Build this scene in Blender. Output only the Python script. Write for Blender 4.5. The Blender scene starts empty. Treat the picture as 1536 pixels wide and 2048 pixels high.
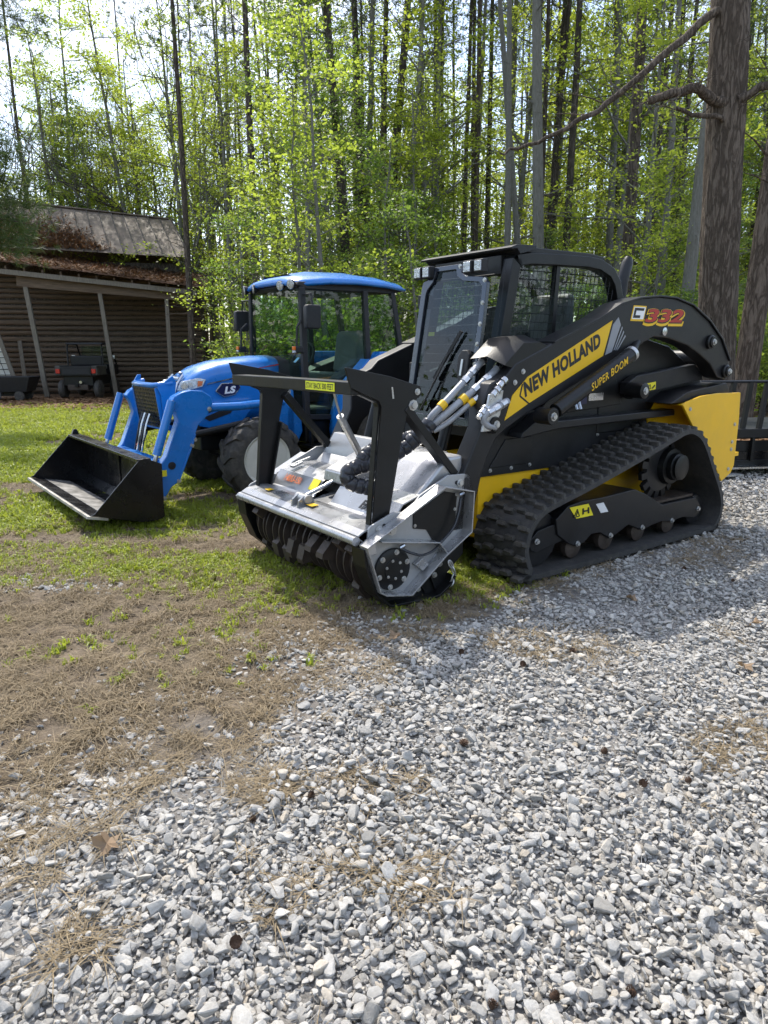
import bpy, bmesh, math, random
import numpy as np
from mathutils import Vector, Matrix, noise as mnoise
sc = bpy.context.scene
R = math.radians
# ------------------------------------------------------------------ camera
cd = bpy.data.cameras.new('camera'); cam = bpy.data.objects.new('camera', cd)
sc.collection.objects.link(cam); sc.camera = cam
cd.sensor_fit = 'HORIZONTAL'; cd.sensor_width = 36.0; cd.lens = 36.0*1380/1536
cd.clip_start = .05; cd.clip_end = 3000
cam.location = (0, 0, 1.40); cam.rotation_euler = (R(90)-math.atan(329/1380), 0, 0)
sc.render.resolution_x = 768; sc.render.resolution_y = 1024
# ------------------------------------------------------------------ sky + sun
SUN_AZ, SUN_EL = R(-24), R(55)           # azimuth measured from +Y towards +X
w = bpy.data.worlds.new('World'); sc.world = w; w.use_nodes = True
nt = w.node_tree; nt.nodes.clear()
o = nt.nodes.new('ShaderNodeOutputWorld'); bg = nt.nodes.new('ShaderNodeBackground')
sky = nt.nodes.new('ShaderNodeTexSky'); sky.sky_type = 'NISHITA'; sky.sun_disc = False
sky.sun_elevation = SUN_EL; sky.sun_rotation = SUN_AZ
sky.air_density = 1.0; sky.dust_density = 1.5; sky.ozone_density = 1.0
tcw = nt.nodes.new('ShaderNodeTexCoord'); mpw = nt.nodes.new('ShaderNodeMapping')
mpw.inputs['Scale'].default_value = (1.0, 1.0, 2.2)
nzw = nt.nodes.new('ShaderNodeTexNoise'); nzw.inputs['Scale'].default_value = 3.2
nzw.inputs['Detail'].default_value = 7; nzw.inputs['Roughness'].default_value = .58
rpw = nt.nodes.new('ShaderNodeValToRGB'); rpw.color_ramp.elements[0].position = .42; rpw.color_ramp.elements[1].position = .72
mxw = nt.nodes.new('ShaderNodeMix'); mxw.data_type = 'RGBA'
mxw.inputs[7].default_value = (5.2, 5.4, 5.8, 1)
nt.links.new(tcw.outputs['Generated'], mpw.inputs['Vector']); nt.links.new(mpw.outputs[0], nzw.inputs['Vector'])
nt.links.new(nzw.outputs['Fac'], rpw.inputs[0]); nt.links.new(rpw.outputs[0], mxw.inputs[0])
nt.links.new(sky.outputs[0], mxw.inputs[6]); nt.links.new(mxw.outputs[2], bg.inputs[0])
bg.inputs[1].default_value = .15; nt.links.new(bg.outputs[0], o.inputs[0])
sl = bpy.data.lights.new('sun', 'SUN'); so = bpy.data.objects.new('sun', sl); sc.collection.objects.link(so)
sl.energy = 2.3; sl.angle = R(1.0); sl.color = (1.0, .945, .84)
sv = Vector((math.sin(SUN_AZ)*math.cos(SUN_EL), math.cos(SUN_AZ)*math.cos(SUN_EL), math.sin(SUN_EL)))
so.rotation_euler = sv.to_track_quat('Z', 'Y').to_euler(); so.location = (0, 0, 30)
vs = sc.view_settings
vs.view_transform = 'Standard'; vs.look = 'None'; vs.exposure = 1.18; vs.gamma = 1; vs.use_curve_mapping = False
sc.cycles.max_bounces = 6; sc.cycles.diffuse_bounces = 2; sc.cycles.glossy_bounces = 3
sc.cycles.transmission_bounces = 5; sc.cycles.transparent_max_bounces = 8
sc.cycles.caustics_reflective = False; sc.cycles.caustics_refractive = False
sc.cycles.use_denoising = True; sc.cycles.adaptive_threshold = .02; sc.cycles.sample_clamp_indirect = 6

# ------------------------------------------------------------------ helpers
C = sc.collection
rnd = random.Random(7)
def zg(x, y):
    t = min(1, max(0, (y-9)/13)); return -.35*t*t*(3-2*t)
class MB:
    def __init__(s): s.v = []; s.f = []
    def add(s, V, F):
        n = len(s.v); s.v += [tuple(p) for p in V]; s.f += [tuple(i+n for i in f) for f in F]; return s
    def box(s, x0, x1, y0, y1, z0, z1):
        V = [(x, y, z) for x in (x0, x1) for y in (y0, y1) for z in (z0, z1)]
        return s.add(V, [(0, 1, 3, 2), (4, 6, 7, 5), (0, 4, 5, 1), (2, 3, 7, 6), (0, 2, 6, 4), (1, 5, 7, 3)])
    def obox(s, p0, p1, w, h, up=(0, 0, 1), w1=None, h1=None):
        "bar of section w x h from p0 to p1"
        p0, p1 = Vector(p0), Vector(p1); d = (p1-p0).normalized(); u = Vector(up)
        if abs(d.dot(u)) > .98: u = Vector((1, 0, 0))
        sx = d.cross(u).normalized(); uz = sx.cross(d)
        w1 = w if w1 is None else w1; h1 = h if h1 is None else h1
        V = []
        for p, ww, hh in ((p0, w, h), (p1, w1, h1)):
            for a, b in ((-1, -1), (1, -1), (1, 1), (-1, 1)): V.append(p+sx*a*ww/2+uz*b*hh/2)
        return s.add(V, [(3, 2, 1, 0), (4, 5, 6, 7), (0, 1, 5, 4), (1, 2, 6, 5), (2, 3, 7, 6), (3, 0, 4, 7)])
    def prism(s, pts, y0, y1):
        "polygon in x,z pushed from y0 to y1"
        n = len(pts); ar = sum(pts[i][0]*pts[(i+1) % n][1]-pts[(i+1) % n][0]*pts[i][1] for i in range(n))
        if ar < 0: pts = pts[::-1]
        V = [(p[0], y0, p[1]) for p in pts]+[(p[0], y1, p[1]) for p in pts]
        F = [tuple(range(n)), tuple(range(2*n-1, n-1, -1))]
        F += [((i+1) % n, i, n+i, n+(i+1) % n) for i in range(n)]
        return s.add(V, F)
    def poly(s, P0, vec):
        "any flat polygon (3d points) pushed along vec"
        n = len(P0); vec = Vector(vec); P0 = [Vector(p) for p in P0]
        nn = Vector((0, 0, 0))
        for i in range(n): nn += P0[i].cross(P0[(i+1) % n])
        if nn.dot(vec) > 0: P0 = P0[::-1]
        V = P0+[p+vec for p in P0]
        return s.add(V, [tuple(range(n)), tuple(range(2*n-1, n-1, -1))]+[((i+1) % n, i, n+i, n+(i+1) % n) for i in range(n)])
    def strip(s, path, y0, y1, t, closed=False):
        "sheet of thickness t following an x,z path between y0 and y1"
        n = len(path); P = [Vector((p[0], p[1])) for p in path]; off = []
        for i in range(n):
            a = P[i-1] if (i > 0 or closed) else P[i]; b = P[(i+1) % n] if (i < n-1 or closed) else P[i]
            d = (b-a).normalized(); off.append(Vector((-d.y, d.x))*t)
        m = n if closed else n-1
        for i in range(m):
            j = (i+1) % n
            q = [P[i], P[j], P[j]+off[j], P[i]+off[i]]
            s.prism([(a.x, a.y) for a in q], y0, y1)
        return s
    def tube(s, path, r, n=8, cap=True):
        P = [Vector(p) for p in path]; m = len(P); rr = r if isinstance(r, (list, tuple)) else [r]*m
        V = []; F = []; prev = None
        for i in range(m):
            d = (P[min(i+1, m-1)]-P[max(i-1, 0)]).normalized()
            if prev is None:
                u = d.cross(Vector((0, 0, 1)) if abs(d.z) < .9 else Vector((1, 0, 0))).normalized()
            else:
                u = (prev-d*prev.dot(d)).normalized()
            prev = u; q = d.cross(u)
            for k in range(n):
                a = 2*math.pi*k/n; V.append(P[i]+(u*math.cos(a)+q*math.sin(a))*rr[i])
        for i in range(m-1):
            for k in range(n): F.append((i*n+k, i*n+(k+1) % n, (i+1)*n+(k+1) % n, (i+1)*n+k))
        if cap: F.append(tuple(range(n-1, -1, -1))); F.append(tuple((m-1)*n+k for k in range(n)))
        return s.add(V, F)
    def lathe(s, prof, c, ax, n=24):
        "prof: (along axis, radius) list"
        c = Vector(c); ax = Vector(ax).normalized()
        u = ax.cross(Vector((0, 0, 1)) if abs(ax.z) < .9 else Vector((1, 0, 0))).normalized(); q = ax.cross(u)
        V = []; F = []; m = len(prof)
        for (a, r) in prof:
            for k in range(n):
                t = 2*math.pi*k/n; V.append(c+ax*a+(u*math.cos(t)+q*math.sin(t))*max(r, 1e-4))
        for i in range(m-1):
            for k in range(n): F.append((i*n+k, i*n+(k+1) % n, (i+1)*n+(k+1) % n, (i+1)*n+k))
        F.append(tuple(range(n-1, -1, -1))); F.append(tuple((m-1)*n+k for k in range(n)))
        return s.add(V, F)
    def ball(s, c, r, n=10, m=6, sc3=(1, 1, 1)):
        c = Vector(c); V = []; F = []
        for i in range(m+1):
            p = math.pi*i/m
            for k in range(n):
                t = 2*math.pi*k/n
                V.append(c+Vector((math.sin(p)*math.cos(t)*sc3[0], math.sin(p)*math.sin(t)*sc3[1], math.cos(p)*sc3[2]))*r)
        for i in range(m):
            for k in range(n): F.append((i*n+k, (i+1)*n+k, (i+1)*n+(k+1) % n, i*n+(k+1) % n))
        return s.add(V, F)
    def grid(s, rows, closed_v=False):
        "loft: list of equally long point rows"
        n = len(rows[0]); V = [p for r in rows for p in r]; F = []
        for i in range(len(rows)-1):
            for k in range(n if closed_v else n-1):
                F.append((i*n+k, i*n+(k+1) % n, (i+1)*n+(k+1) % n, (i+1)*n+k))
        return s.add(V, F)
def mesh_of(mb, name, smooth=38):
    me = bpy.data.meshes.new(name); me.from_pydata([tuple(p) for p in mb.v], [], mb.f); me.validate(); me.update()
    if smooth:
        bm = bmesh.new(); bm.from_mesh(me); bmesh.ops.remove_doubles(bm, verts=bm.verts, dist=1e-5)
        bmesh.ops.recalc_face_normals(bm, faces=bm.faces); bm.to_mesh(me); bm.free()
        me.polygons.foreach_set('use_smooth', [True]*len(me.polygons)); me.set_sharp_from_angle(angle=R(smooth))
    return me
def part(name, mb, mat, parent=None, bevel=0, smooth=38, label=None):
    me = mb if isinstance(mb, bpy.types.Mesh) else mesh_of(mb, name, smooth)
    ob = bpy.data.objects.new(name, me); C.objects.link(ob)
    if mat is not None:
        me.materials.clear(); me.materials.append(mat)
    if parent is not None: ob.parent = parent
    if bevel:
        b = ob.modifiers.new('bevel', 'BEVEL'); b.width = bevel; b.segments = 2; b.limit_method = 'ANGLE'; b.angle_limit = R(40); b.harden_normals = True
    if label: ob['label'] = label
    return ob
def tag(o, label, cat, group=None, kind=None):
    o['label'] = label; o['category'] = cat
    if group: o['group'] = group
    if kind: o['kind'] = kind
    return o
def thing(name, label, cat, loc=(0, 0, 0), rz=0, group=None):
    o = bpy.data.objects.new(name, None); C.objects.link(o); o.empty_display_size = .2
    o.location = loc; o.rotation_euler = (0, 0, rz); return tag(o, label, cat, group)
def struct(name, mb, mat, smooth=38):
    o = part(name, mb, mat, None, 0, smooth); o['kind'] = 'structure'; return o
def copy_tree(o, parent=None):
    c = o.copy(); C.objects.link(c)
    if parent is not None: c.parent = parent
    for ch in list(o.children): copy_tree(ch, c)
    return c
# ------------------------------------------------------------------ materials
def mat(name, col, rough=.5, metal=0, var=.12, scale=6, bump=0, bscale=60, dust=0, dustcol=(.22, .17, .11), coat=0, spec=.5, coords='Object', stretch=None, rvar=.12, trans=0):
    m = bpy.data.materials.new(name); m.use_nodes = True; n = m.node_tree; N = n.nodes; lk = n.links.new
    b = N['Principled BSDF']; b.inputs['Metallic'].default_value = metal; b.inputs['Specular IOR Level'].default_value = spec
    b.inputs['Coat Weight'].default_value = coat; b.inputs['Coat Roughness'].default_value = .08
    tc = N.new('ShaderNodeTexCoord'); src = tc.outputs[coords]
    if coords == 'World':
        pass
    if stretch:
        mp = N.new('ShaderNodeMapping'); mp.inputs['Scale'].default_value = stretch; lk(src, mp.inputs['Vector']); src = mp.outputs[0]
    nz = N.new('ShaderNodeTexNoise'); nz.inputs['Scale'].default_value = scale; nz.inputs['Detail'].default_value = 6; nz.inputs['Roughness'].default_value = .62
    lk(src, nz.inputs['Vector'])
    rp = N.new('ShaderNodeValToRGB'); e = rp.color_ramp.elements
    e[0].position = .3; e[1].position = .7
    e[0].color = tuple(c*(1-var*1.4) for c in col)+(1,); e[1].color = tuple(min(1, c*(1+var)) for c in col)+(1,)
    lk(nz.outputs['Fac'], rp.inputs[0]); cs = rp.outputs[0]
    mr = N.new('ShaderNodeMapRange'); mr.inputs[1].default_value = .25; mr.inputs[2].default_value = .75
    mr.inputs[3].default_value = max(.03, rough-rvar); mr.inputs[4].default_value = min(1, rough+rvar)
    lk(nz.outputs['Fac'], mr.inputs[0]); rs = mr.outputs[0]
    if dust:
        n2 = N.new('ShaderNodeTexNoise'); n2.inputs['Scale'].default_value = scale*1.7; n2.inputs['Detail'].default_value = 9; n2.inputs['Roughness'].default_value = .7
        lk(src, n2.inputs['Vector'])
        r2 = N.new('ShaderNodeMapRange'); r2.inputs[1].default_value = .45; r2.inputs[2].default_value = .8; r2.inputs[3].default_value = dust*.15; r2.inputs[4].default_value = dust
        lk(n2.outputs['Fac'], r2.inputs[0])
        mx = N.new('ShaderNodeMix'); mx.data_type = 'RGBA'; mx.inputs[7].default_value = dustcol+(1,)
        lk(r2.outputs[0], mx.inputs[0]); lk(cs, mx.inputs[6]); cs = mx.outputs[2]
    lk(cs, b.inputs['Base Color']); lk(rs, b.inputs['Roughness'])
    if bump:
        n3 = N.new('ShaderNodeTexNoise'); n3.inputs['Scale'].default_value = bscale; n3.inputs['Detail'].default_value = 4; lk(src, n3.inputs['Vector'])
        bp = N.new('ShaderNodeBump'); bp.inputs['Strength'].default_value = bump; bp.inputs['Distance'].default_value = .01
        lk(n3.outputs['Fac'], bp.inputs['Height']); lk(bp.outputs[0], b.inputs['Normal'])
    return m
def leaf_mat(name, c1, c2, tr, tfac=.5, rough=.45):
    "two-sided leaf: reflects one green, lets a yellower one through; every leaf its own shade"
    m = bpy.data.materials.new(name); m.use_nodes = True; n = m.node_tree; N = n.nodes; lk = n.links.new
    b = N['Principled BSDF']; out = N['Material Output']; b.inputs['Roughness'].default_value = rough; b.inputs['Specular IOR Level'].default_value = .35
    g = N.new('ShaderNodeNewGeometry'); oi = N.new('ShaderNodeObjectInfo')
    ad = N.new('ShaderNodeMath'); ad.operation = 'MULTIPLY_ADD'; ad.inputs[1].default_value = .65
    ml = N.new('ShaderNodeMath'); ml.operation = 'MULTIPLY'; ml.inputs[1].default_value = .35
    lk(oi.outputs['Random'], ml.inputs[0]); lk(g.outputs['Random Per Island'], ad.inputs[0]); lk(ml.outputs[0], ad.inputs[2])
    rp = N.new('ShaderNodeValToRGB'); e = rp.color_ramp.elements; e[0].color = c1+(1,); e[1].color = c2+(1,)
    lk(ad.outputs[0], rp.inputs[0]); lk(rp.outputs[0], b.inputs['Base Color'])
    t = N.new('ShaderNodeBsdfTranslucent'); mm = N.new('ShaderNodeMix'); mm.data_type = 'RGBA'; mm.blend_type = 'MULTIPLY'
    rp2 = N.new('ShaderNodeValToRGB'); f = rp2.color_ramp.elements; f[0].color = tuple(c*.65 for c in tr)+(1,); f[1].color = tr+(1,)
    lk(ad.outputs[0], rp2.inputs[0]); lk(rp2.outputs[0], t.inputs['Color'])
    mx = N.new('ShaderNodeMixShader'); mx.inputs[0].default_value = tfac
    lk(b.outputs[0], mx.inputs[1]); lk(t.outputs[0], mx.inputs[2]); lk(mx.outputs[0], out.inputs['Surface'])
    N.remove(mm); return m
def glass_mat(name, tint=(.8, .9, .86), rough=.02, opac=.12, ior=1.6):
    m = bpy.data.materials.new(name); m.use_nodes = True; n = m.node_tree; N = n.nodes; lk = n.links.new
    out = N['Material Output']; b = N['Principled BSDF']; b.inputs['Base Color'].default_value = (.02, .03, .03, 1); b.inputs['Roughness'].default_value = .4
    tr = N.new('ShaderNodeBsdfTransparent'); tr.inputs['Color'].default_value = tint+(1,)
    gl = N.new('ShaderNodeBsdfGlossy'); gl.inputs['Roughness'].default_value = rough
    lw = N.new('ShaderNodeFresnel'); lw.inputs['IOR'].default_value = ior; ge = N.new('ShaderNodeNewGeometry'); iv = N.new('ShaderNodeMath'); iv.operation = 'SUBTRACT'; iv.inputs[0].default_value = 1; lk(ge.outputs['Backfacing'], iv.inputs[1]); mf = N.new('ShaderNodeMath'); mf.operation = 'MULTIPLY'; lk(lw.outputs[0], mf.inputs[0]); lk(iv.outputs[0], mf.inputs[1])
    m1 = N.new('ShaderNodeMixShader'); m1.inputs[0].default_value = opac; lk(tr.outputs[0], m1.inputs[1]); lk(b.outputs[0], m1.inputs[2])
    m2 = N.new('ShaderNodeMixShader'); lk(mf.outputs[0], m2.inputs[0]); lk(m1.outputs[0], m2.inputs[1]); lk(gl.outputs[0], m2.inputs[2])
    lk(m2.outputs[0], out.inputs['Surface']); return m
M = {}
M['black'] = mat('black_paint', (.006, .0065, .007), .40, 0, .25, 5, .05, 90, .07, (.07, .06, .05), spec=.38)
M['blackgloss'] = mat('black_gloss_paint', (.005, .005, .006), .26, 0, .25, 5, .03, 60, .04, (.06, .052, .04), spec=.4)
M['charcoal'] = mat('charcoal_paint', (.0085, .009, .011), .42, 0, .2, 4, .06, 120, .12, (.075, .065, .052), spec=.4)
M['lug'] = mat('dusty_lug_rubber', (.030, .029, .027), .7, 0, .3, 14, .25, 90, .75, (.125, .108, .085), coords='Object')
M['plastic'] = mat('black_plastic', (.012, .0125, .014), .6, 0, .2, 8, .12, 200, .1, (.1, .09, .08))
M['yellow'] = mat('yellow_paint', (.84, .48, .006), .36, 0, .05, 3, .03, 40, .16, (.36, .23, .08), coat=.15)
M['decal'] = mat('decal_yellow', (.78, .47, .01), .35, 0, .04, 3)
M['silver'] = mat('silver_paint', (.42, .425, .435), .28, .6, .08, 5, .05, 60, .32, (.22, .19, .15))
M['silverdk'] = mat('silver_paint_side', (.40, .405, .41), .40, .35, .08, 5, .05, 60, .2, (.22, .19, .15))
M['chrome'] = mat('bare_steel', (.55, .56, .57), .25, 1, .1, 12)
M['zinc'] = mat('zinc_bolt', (.55, .55, .54), .38, .8, .15, 20)
M['steeldirty'] = mat('rotor_steel', (.065, .052, .044), .55, .4, .3, 9, .25, 70, .35, (.085, .05, .03))
M['blue'] = mat('blue_paint', (.007, .18, .58), .30, 0, .08, 3, .02, 40, .12, (.12, .11, .10), coat=.5)
M['rubber'] = mat('black_rubber', (.026, .026, .027), .68, 0, .2, 10, .25, 90, .42, (.13, .115, .095))
M['tyre'] = mat('tyre_rubber', (.028, .027, .026), .75, 0, .2, 9, .25, 90, .75, (.16, .14, .115))
M['white'] = mat('off_white_paint', (.66, .65, .58), .5, 0, .06, 6, .03, 50, .22, (.30, .24, .17))
M['hosegrey'] = mat('grey_hose_sleeve', (.30, .31, .33), .4, .2, .15, 20, .15, 150)
M['hoseblack'] = mat('black_hose_wrap', (.028, .029, .036), .3, 0, .15, 20)
M['sticker_white'] = mat('sticker_white', (.72, .72, .72), .5, 0, .05, 10)
M['sticker_yellow'] = mat('sticker_yellow', (.80, .68, .02), .5, 0, .04, 10)
M['fluoro'] = mat('fluorescent_yellow', (.82, .85, .03), .5, 0, .03, 10)
M['ink'] = mat('black_ink', (.012, .012, .014), .5, 0, .1, 10)
M['whiteink'] = mat('white_ink', (.8, .8, .8), .4, 0, .03, 10)
M['red'] = mat('red_print', (.42, .025, .015), .4, 0, .1, 10)
M['orange'] = mat('orange_print', (.75, .20, .07), .5, 0, .15, 20)
M['navy'] = mat('navy_badge', (.008, .012, .06), .3, 0, .1, 10)
M['greychev'] = mat('grey_print', (.27, .28, .30), .4, 0, .05, 10)
M['redlens'] = mat('red_lens', (.5, .02, .015), .15, 0, .1, 20, coat=.6)
M['amber'] = mat('amber_lens', (.8, .16, .02), .15, 0, .1, 20, coat=.6)
M['lens'] = mat('clear_lens', (.50, .52, .54), .12, .7, .35, 60, .5, 120, coat=.8)
M['glass'] = glass_mat('cab_glass', (.90, .95, .93), .015, .04)
M['glassdoor'] = glass_mat('door_polycarbonate', (.60, .68, .72), .02, .0, 1.5)
M['rim'] = mat('door_rim', (.022, .027, .04), .18, .1, .1, 5, coat=.5)
M['glassdark'] = glass_mat('tinted_cab_glass', (.80, .90, .85), .015, .04, 1.55)
M['seat'] = mat('grey_seat_vinyl', (.13, .13, .135), .6, 0, .12, 12, .15, 120)
M['wood'] = mat('weathered_board', (.15, .105, .07), .85, 0, .4, 3, .5, 30, .25, (.05, .04, .035), stretch=(1, 6, 14))
M['woodgrey'] = mat('weathered_grey_post', (.20, .175, .14), .85, 0, .3, 3, .5, 30, .2, (.10, .085, .07), stretch=(12, 12, 1.2))
M['seam'] = mat('dark_roof_seam', (.07, .06, .05), .8)
M['tin'] = mat('weathered_tin_roof', (.17, .132, .10), .75, .05, .35, 2.2, .2, 30, .5, (.085, .06, .042))
M['rust'] = mat('rusty_tin', (.15, .075, .04), .8, .1, .35, 3, .3, 40, .4, (.22, .15, .10))
M['straw'] = mat('dry_straw', (.26, .155, .075), .85, 0, .3, 30, coords='Object')
M['bark_pine'] = None
SP={'belt':[(0.003,-0.001),(-0.088,0.062),(-0.129,0.142),(-0.139,0.209),(-0.106,0.323),(-0.029,0.408),(0.093,0.456),(0.452,0.539),(0.993,0.679),(1.352,0.779),(1.478,0.81),(1.593,0.802),(1.737,0.721),(1.917,0.493),(2.063,0.285),(2.094,0.141),(2.032,0.009),(1.902,-0.041)],'frame':[(0.2,0.35),(0.311,0.425),(0.447,0.439),(0.663,0.437),(1.01,0.449),(1.139,0.402),(1.36,0.294),(1.798,0.293),(1.883,0.199),(1.865,0.139),(1.808,0.112),(1.647,0.143),(1.51,0.129),(1.372,0.15),(1.264,0.14),(1.13,0.122),(0.965,0.186),(0.871,0.151),(0.768,0.118),(0.656,0.179),(0.564,0.182),(0.496,0.139),(0.418,0.123),(0.336,0.155),(0.226,0.249)],'bolts':[(0.029,0.224),(0.421,0.145),(0.764,0.146),(1.127,0.146),(1.496,0.142),(1.839,0.184)],'drive':[(1.568,0.542),(1.696,0.535),(1.32,0.49)],'decal_h':[(0.32,0.414),(0.507,0.415),(0.563,0.331),(0.393,0.332)],'decal_w':[(0.585,0.402),(0.663,0.403),(0.722,0.333),(0.644,0.334)],'boom':[(-0.514,0.548),(-0.469,0.701),(-0.331,0.958),(-0.326,1.097),(-0.279,1.197),(-0.149,1.25),(-0.091,1.323),(0.234,1.429),(0.655,1.576),(0.866,1.674),(1.069,1.719),(1.285,1.74),(1.487,1.737),(1.707,1.696),(1.952,1.591),(2.148,1.463),(2.296,1.301),(2.347,1.198),(2.286,1.148),(2.157,1.175),(2.033,1.277),(1.868,1.352),(1.697,1.414),(1.445,1.463),(1.271,1.47),(1.165,1.433),(1.012,1.361),(0.74,1.271),(0.263,1.09),(0.012,1.0),(-0.147,0.925),(-0.224,0.874),(-0.269,0.799),(-0.318,0.679),(-0.356,0.528)],'decal_y':[(-0.16,0.982),(-0.102,1.126),(0.023,1.231),(0.794,1.571),(0.722,1.348),(0.045,1.075)],'bracket':[(-0.023,1.193),(-0.039,1.124),(0.035,1.073)],'chev1':[(0.805,1.54),(0.857,1.595),(0.892,1.538),(0.809,1.373),(0.744,1.349)],'chev2':[(0.902,1.539),(0.942,1.478),(0.858,1.385),(0.821,1.375)],'text':[(0.002,1.108),(-0.024,1.186),(0.697,1.396),(0.672,1.463)],'c332':[(1.011,1.594),(1.111,1.55),(1.575,1.558),(1.593,1.674),(1.016,1.656)],'bolts_boom':[(1.982,1.439),(2.245,1.219),(1.378,1.508),(-0.258,0.975)],'cyl':[(0.144,1.003),(0.898,1.355),(0.525,1.163)],'cyltext':[(0.479,1.161),(0.833,1.325)],'link':[(1.205,1.157),(1.312,1.204),(2.05,1.273),(2.166,1.211),(2.179,1.151),(1.392,1.068),(1.28,1.035),(1.195,1.075)],'linkpin':[(1.193,1.114),(1.299,1.255)],'linkdecal':[(1.396,1.122),(1.513,1.135),(1.523,1.076),(1.405,1.064)],'rail':[(0.106,0.875),(0.243,0.954),(0.331,0.992),(0.392,0.946),(0.452,0.926),(1.756,0.938),(1.779,0.891),(0.456,0.882),(0.119,0.844)],'side':[(-0.086,0.615),(-0.098,0.65),(0.006,0.87),(0.283,0.991),(1.826,0.983),(1.729,0.784),(0.724,0.6)],'sidebolts':[(-0.044,0.627),(0.146,0.626),(0.32,0.631),(1.017,0.781)],'yfront':[(-0.093,0.61),(0.71,0.603)],'yrear':[(1.642,0.992),(1.881,1.04),(2.114,1.064),(2.454,1.049),(2.475,0.845),(2.484,0.459),(2.444,0.398),(2.309,0.343),(2.166,0.5),(1.941,0.731),(1.819,0.799),(1.688,0.941)],'yrear_in':[(1.585,0.877),(1.694,1.019),(2.232,1.023),(2.295,0.958),(2.164,0.775),(1.845,0.787),(1.597,0.796)],'cab':[(0.13,1.961),(0.275,1.978),(0.54,1.992),(0.839,2.004),(0.984,1.991),(1.122,1.942),(1.204,1.857),(1.248,1.728),(1.262,1.647)],'apillar':[(0.118,1.956),(0.07,1.666),(0.022,1.371)],'win':[(0.267,1.901),(0.532,1.918),(0.895,1.927),(1.029,1.887),(1.144,1.794),(1.186,1.706),(0.167,1.803),(0.144,1.749),(0.135,1.462),(0.546,1.924),(0.546,1.417)],'guard':[(-0.237,1.318),(-0.065,1.424),(0.075,1.424),(0.178,1.371),(-0.102,1.304)],'exhaust':[(1.796,1.978),(1.86,2.084),(1.912,2.065),(1.904,1.973),(1.878,1.799)],'hosebig':[(-0.436,0.991),(-0.5,0.931),(-0.551,0.885),(-0.604,0.851),(-0.808,0.727),(-0.966,0.704),(-0.618,0.872),(-0.796,0.837)],'hoses':[(-0.184,1.307),(-0.494,1.094),(-0.556,1.016),(-0.134,1.271),(-0.397,1.09),(-0.498,1.008),(-0.165,1.198),(-0.35,1.078),(-0.44,0.995),(-0.268,1.049),(-0.355,1.014),(-0.278,0.97)],'mplate':[(-1.126,0.475),(-1.12,0.479),(-0.971,0.536),(-0.897,0.526),(-0.84,0.554),(-0.79,0.609),(-0.614,0.691),(-0.587,0.699),(-0.441,0.694),(-0.419,0.675),(-0.398,0.592),(-0.379,0.579),(-0.399,0.337),(-0.584,0.232),(-0.834,0.052),(-0.899,0.055),(-1.019,0.081),(-1.047,0.095),(-1.139,0.362),(-1.136,0.381)],'mflange':[(-1.194,0.393),(-0.669,0.648),(-0.456,0.604),(-0.474,0.366),(-0.655,0.265),(-0.898,0.084),(-1.078,0.117),(-1.105,0.134)],'mledge':[(-1.099,0.411),(-0.697,0.331),(-0.637,0.257)],'mblack':[(-0.841,0.505),(-0.607,0.606),(-0.52,0.593),(-0.528,0.389),(-0.64,0.31),(-0.688,0.329),(-0.743,0.407),(-0.84,0.427)],'mmotor':[(-0.99,0.23),(-0.876,0.213),(-0.984,0.34),(-0.971,0.286)],'mtag':[(-0.836,0.235),(-0.794,0.259),(-0.74,0.209),(-0.783,0.179)],'mhose':[(-0.955,0.352),(-0.886,0.309),(-0.809,0.282),(-0.704,0.303),(-0.523,0.587),(-0.553,0.47),(-0.652,0.342)],'mshoe':[(-1.23,0.385),(-1.203,0.281),(-1.122,0.113),(-1.025,0.024),(-0.747,-0.032),(-0.666,-0.02),(-0.556,0.046),(-0.565,0.103)],'mchain':[(-0.596,0.203),(-0.574,0.155),(-0.587,0.124),(-0.603,0.089)],'mpost':[(-1.244,1.305),(-1.208,1.299),(-0.969,1.245),(-0.769,1.199),(-0.75,1.156),(-0.852,1.076),(-0.886,0.928),(-0.991,0.467),(-1.084,0.462),(-1.048,0.848),(-1.019,1.103),(-1.036,1.131),(-1.156,1.176),(-1.209,1.2)],'mstrut':[(-0.852,1.076),(-0.53,0.71)],'mpostbase':[(-1.038,0.465)]}
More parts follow.
